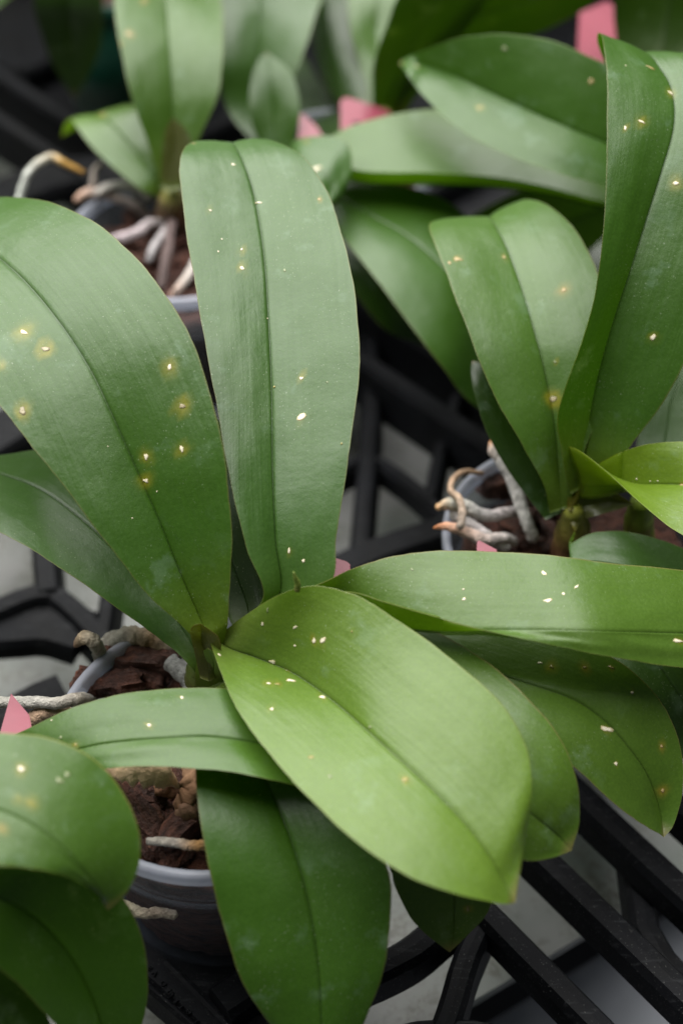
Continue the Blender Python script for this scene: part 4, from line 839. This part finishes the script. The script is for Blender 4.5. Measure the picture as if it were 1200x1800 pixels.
E = empty('orchid_plant', tuple(PZ(1150, 345, 0.10)))
tag(E, 'orchid behind the tall right leaf, a pointed ribbed leaf reaching left', 'orchid', 'potted orchids')
tube('stem', E, [(1152, 370, 9), (1152, 335, 12), (1150, 305, 15.2)], [9, 9, 6], M_STEM, [(0.1, 0.1, 0.03), (0.12, 0.17, 0.03)])
leaf(E, [(1150, 292, 1146, 302, 1140, 312, 15.4), (1112, 152, 1106, 270, 1096, 332, 20.0, 17.6, 17), (1032, 97, 1022, 234, 1012, 312, 21.6, 18.8, 17.9), (952, 68, 942, 199, 932, 288, 22.2, 19.3, 18.3), (872, 60, 872, 167, 852, 254, 22.0, 19.4, 18.4), (802, 68, 807, 136, 787, 210, 21.1, 19.2, 18.5), (748, 87, 754, 116, 741, 165, 19.8, 18.9, 18.5), (718, 100, 722, 108, 716, 132, 18.9), (701, 110, 18.4)],
     'z', 'deep', scars=[(733, 117, 16, 11, 0, 4, PL), (886, 85, 13, 9, 0, 0, PL), (1038, 143, 13, 10, 0, 0, OR), (843, 189, 14, 8, 0, 8, YL)], edge=(0.2, 0.28, 0.10), bulge=0.07)
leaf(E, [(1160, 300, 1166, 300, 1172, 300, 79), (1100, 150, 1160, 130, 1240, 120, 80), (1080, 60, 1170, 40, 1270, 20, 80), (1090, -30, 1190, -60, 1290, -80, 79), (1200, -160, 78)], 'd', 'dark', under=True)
leaf(E, [(1120, 330, 1130, 335, 1140, 340, 11.5), (1040, 300, 1045, 370, 1050, 430, 13.4, 10.6, 8.2), (960, 320, 960, 400, 965, 470, 12.8, 9.6, 7), (880, 350, 885, 420, 890, 480, 11.2, 8.4, 6.2), (800, 400, 810, 440, 820, 470, 8.8, 7, 5.8), (760, 440, 6)], 'z', 'dark')  # this and the next: dark low leaves added to darken the gap
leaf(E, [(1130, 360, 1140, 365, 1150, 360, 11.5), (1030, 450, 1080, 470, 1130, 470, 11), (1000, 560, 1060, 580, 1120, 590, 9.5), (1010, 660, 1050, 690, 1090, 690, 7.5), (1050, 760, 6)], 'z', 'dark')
I = empty('orchid_plant', tuple(PZ(120, -20, 0.10)))
tag(I, 'shaded far orchid at the top left corner with a drooping dark leaf', 'orchid', 'potted orchids')
tube('stem', I, [(130, 30, 9), (125, -30, 12), (120, -90, 15)], [9, 9, 6], M_STEM, [(0.05, 0.05, 0.02), (0.05, 0.08, 0.02)])
leaf(I, [(110, -92, 118, -94, 128, -92, 15), (70, -60, 118, -66, 170, -60, 16.4), (60, 10, 122, 6, 182, 12, 14.6), (80, 80, 128, 78, 176, 82, 11.4), (104, 130, 130, 130, 158, 130, 9.2), (132, 172, 7.6)], 'z', 'dark')
leaf(I, [(100, -90, 110, -92, 118, -94, 14), (20, -120, 30, -60, 40, -20, 16), (-60, -100, -50, -20, -40, 40, 16.4), (-130, -40, -120, 20, -110, 70, 15), (-180, 40, 13)], 'z', 'dark')

leaf(I, [(118, -92, 122, -96, 128, -98, 15), (200, -170, 150, -200, 90, -190, 21), (290, -230, 200, -300, 90, -300, 25), (360, -330, 250, -420, 120, -430, 27), (280, -560, 27)], 'z', 'dark')  # unseen leaf added overhead to shade the top left corner
leaf(I, [(112, -92, 116, -96, 120, -98, 15), (100, -160, 60, -190, 0, -170, 20), (60, -250, -40, -290, -140, -240, 23), (-60, -380, -160, -400, -260, -330, 24), (-260, -470, 24)], 'z', 'dark')  # second unseen leaf, also added above for shade

# ------------------------------------------------------------------ unseen orchids added beyond the picture to shade its far gaps
def world_leaf(plant, base, az, length, width, rise, droop, tone):
    b = np.array(base); u = np.array([math.cos(az), math.sin(az), 0]); sdir = np.array([-math.sin(az), math.cos(az), 0]); rows = []
    for k in range(7):
        t = k / 6; w = width * (math.sin(math.pi * (0.12 + 0.88 * t) ** 0.9) ** 0.7 if 0 < k < 6 else 0.12 if k == 0 else 0.01) / 2
        c = b + u * length * t * (1 - 0.12 * t) + np.array([0, 0, rise * math.sin(t * 1.9) - droop * t ** 2.4])
        e = np.array([0, 0, 0.012 * (1 - t)]); r = []
        pts = [PIX(c - sdir * w + e), PIX(c), PIX(c + sdir * w + e)]
        rows.append(tuple(v for p in pts for v in p[:2]) + tuple(p[2] * 100 for p in pts))
    return leaf(plant, rows, 'd', tone, steps=4)
def shade_orchid():
    q = empty('orchid_plant', (0, 1.16, 0.10))
    for i, (az, ln, wd, ri, dr) in enumerate(((1.2, .21, .075, .17, .06), (4.3, .20, .075, .19, .05), (2.4, .19, .07, .12, .07), (5.5, .2, .07, .12, .08), (0.1, .20, .07, .10, .09), (3.3, .2, .07, .11, .08), (0.7, .15, .06, .20, .02), (3.9, .16, .06, .20, .02))):
        world_leaf(q, (0, 1.16, 0.12), az, ln, wd, ri, dr, ('deep', 'mid', 'dark')[i % 3])
    return q
shade0 = shade_orchid()
tag(shade0, 'unseen orchid added beyond the top of the picture to shade the far gaps', 'orchid', 'unseen orchids added for shade')
for i, (x, y, rz) in enumerate([(-.17, 1.2, 1.1), (.17, 1.17, 2.3), (.34, 1.2, 0.4), (-.34, 1.17, 3.0), (-.50, 1.05, 1.9), (.50, 1.02, 5.1), (-.46, .80, 4.0), (.43, .84, 0.9), (.43, .60, 2.8), (-.44, .55, 2.2), (-.08, 1.36, 3.9), (.1, 1.34, 5.5), (.28, 1.38, 1.5), (-.26, 1.37, .6), (-.37, .36, 5.2)]):
    c = shade0.copy(); COL.objects.link(c); c.location = (x, y, 0.10); c.rotation_euler = (0, 0, rz)
    for ch in shade0.children:
        d = ch.copy(); COL.objects.link(d); d.parent = c; d.matrix_parent_inverse = ch.matrix_parent_inverse.copy()
    c['label'] = 'unseen orchid added beyond the top of the picture to shade the far gaps' if y > 1 else 'unseen orchid added beyond the side of the picture to shade the bench'

# ------------------------------------------------------------------ pink plant labels
def plate_label(poly, d0, lean, label, name='plant_label', thick=0.0009):
    """flat plastic tag: poly px outline on a plane through its centre at depth d0 (m); lean = depth change per px in x, y"""
    cx = sum(p[0] for p in poly) / len(poly); cy = sum(p[1] for p in poly) / len(poly)
    F_ = [W(x, y, d0 + lean[0] * (x - cx) + lean[1] * (y - cy)) for x, y in poly]; n = len(F_)
    nr = np.cross(F_[1] - F_[0], F_[2] - F_[0]); nr /= np.linalg.norm(nr)
    V = [tuple(p) for p in F_] + [tuple(p + nr * thick) for p in F_]
    F = [tuple(range(n)), tuple(range(n, 2*n))[::-1]] + [(i, (i+1) % n, n + (i+1) % n, n + i) for i in range(n)]
    o = mesh_obj(name, V, F, M_PINK, None, False)
    return tag(o, label, 'plant label', 'pink plant labels')
plate_label([(520, 1120), (587, 980), (609, 987), (615, 992), (616, 1004), (585, 1130)], 0.538, (0.00004, -0.00022), 'pink plastic label standing behind the base of the upright leaf')
plate_label([(20, 1219), (52, 1257), (66, 1330), (-14, 1340), (2, 1283)], 0.505, (0, -0.0002), 'pointed pink label at the left edge beside the grey root')
t3 = plate_label([(598, 178), (604, 172), (614, 172), (680, 193), (687, 200), (684, 280), (600, 290)], 0.79, (0.0001, -0.0003), 'pink label at top centre with dark print, above the long leaf')
plate_label([(522, 300), (526, 200), (532, 200), (556, 222), (566, 238), (570, 300)], 0.785, (0, -0.0003), 'half hidden red-pink label beside the small upright leaf')
plate_label([(1012, 130), (1018, 22), (1066, 2), (1086, 16), (1086, 130)], 0.83, (0.0001, -0.0003), 'tall pink label standing behind the ribbed leaf at top right')
plate_label([(838, 952), (842, 950), (872, 966), (880, 1010), (836, 1010)], 0.560, (0, -0.0002), 'tiny red corner of a label showing in the right pot')
pr = [W(x, y, 0.7865) for x, y in [(614, 217), (624, 213), (636, 217), (622, 221)]]
mesh_obj('print', [tuple(p) for p in pr] + [tuple(p + np.array([0, 0.0004, 0])) for p in pr], [(0, 1, 2, 3), (7, 6, 5, 4), (0, 1, 5, 4), (1, 2, 6, 5), (2, 3, 7, 6), (3, 0, 4, 7)], M_INK, t3, False)
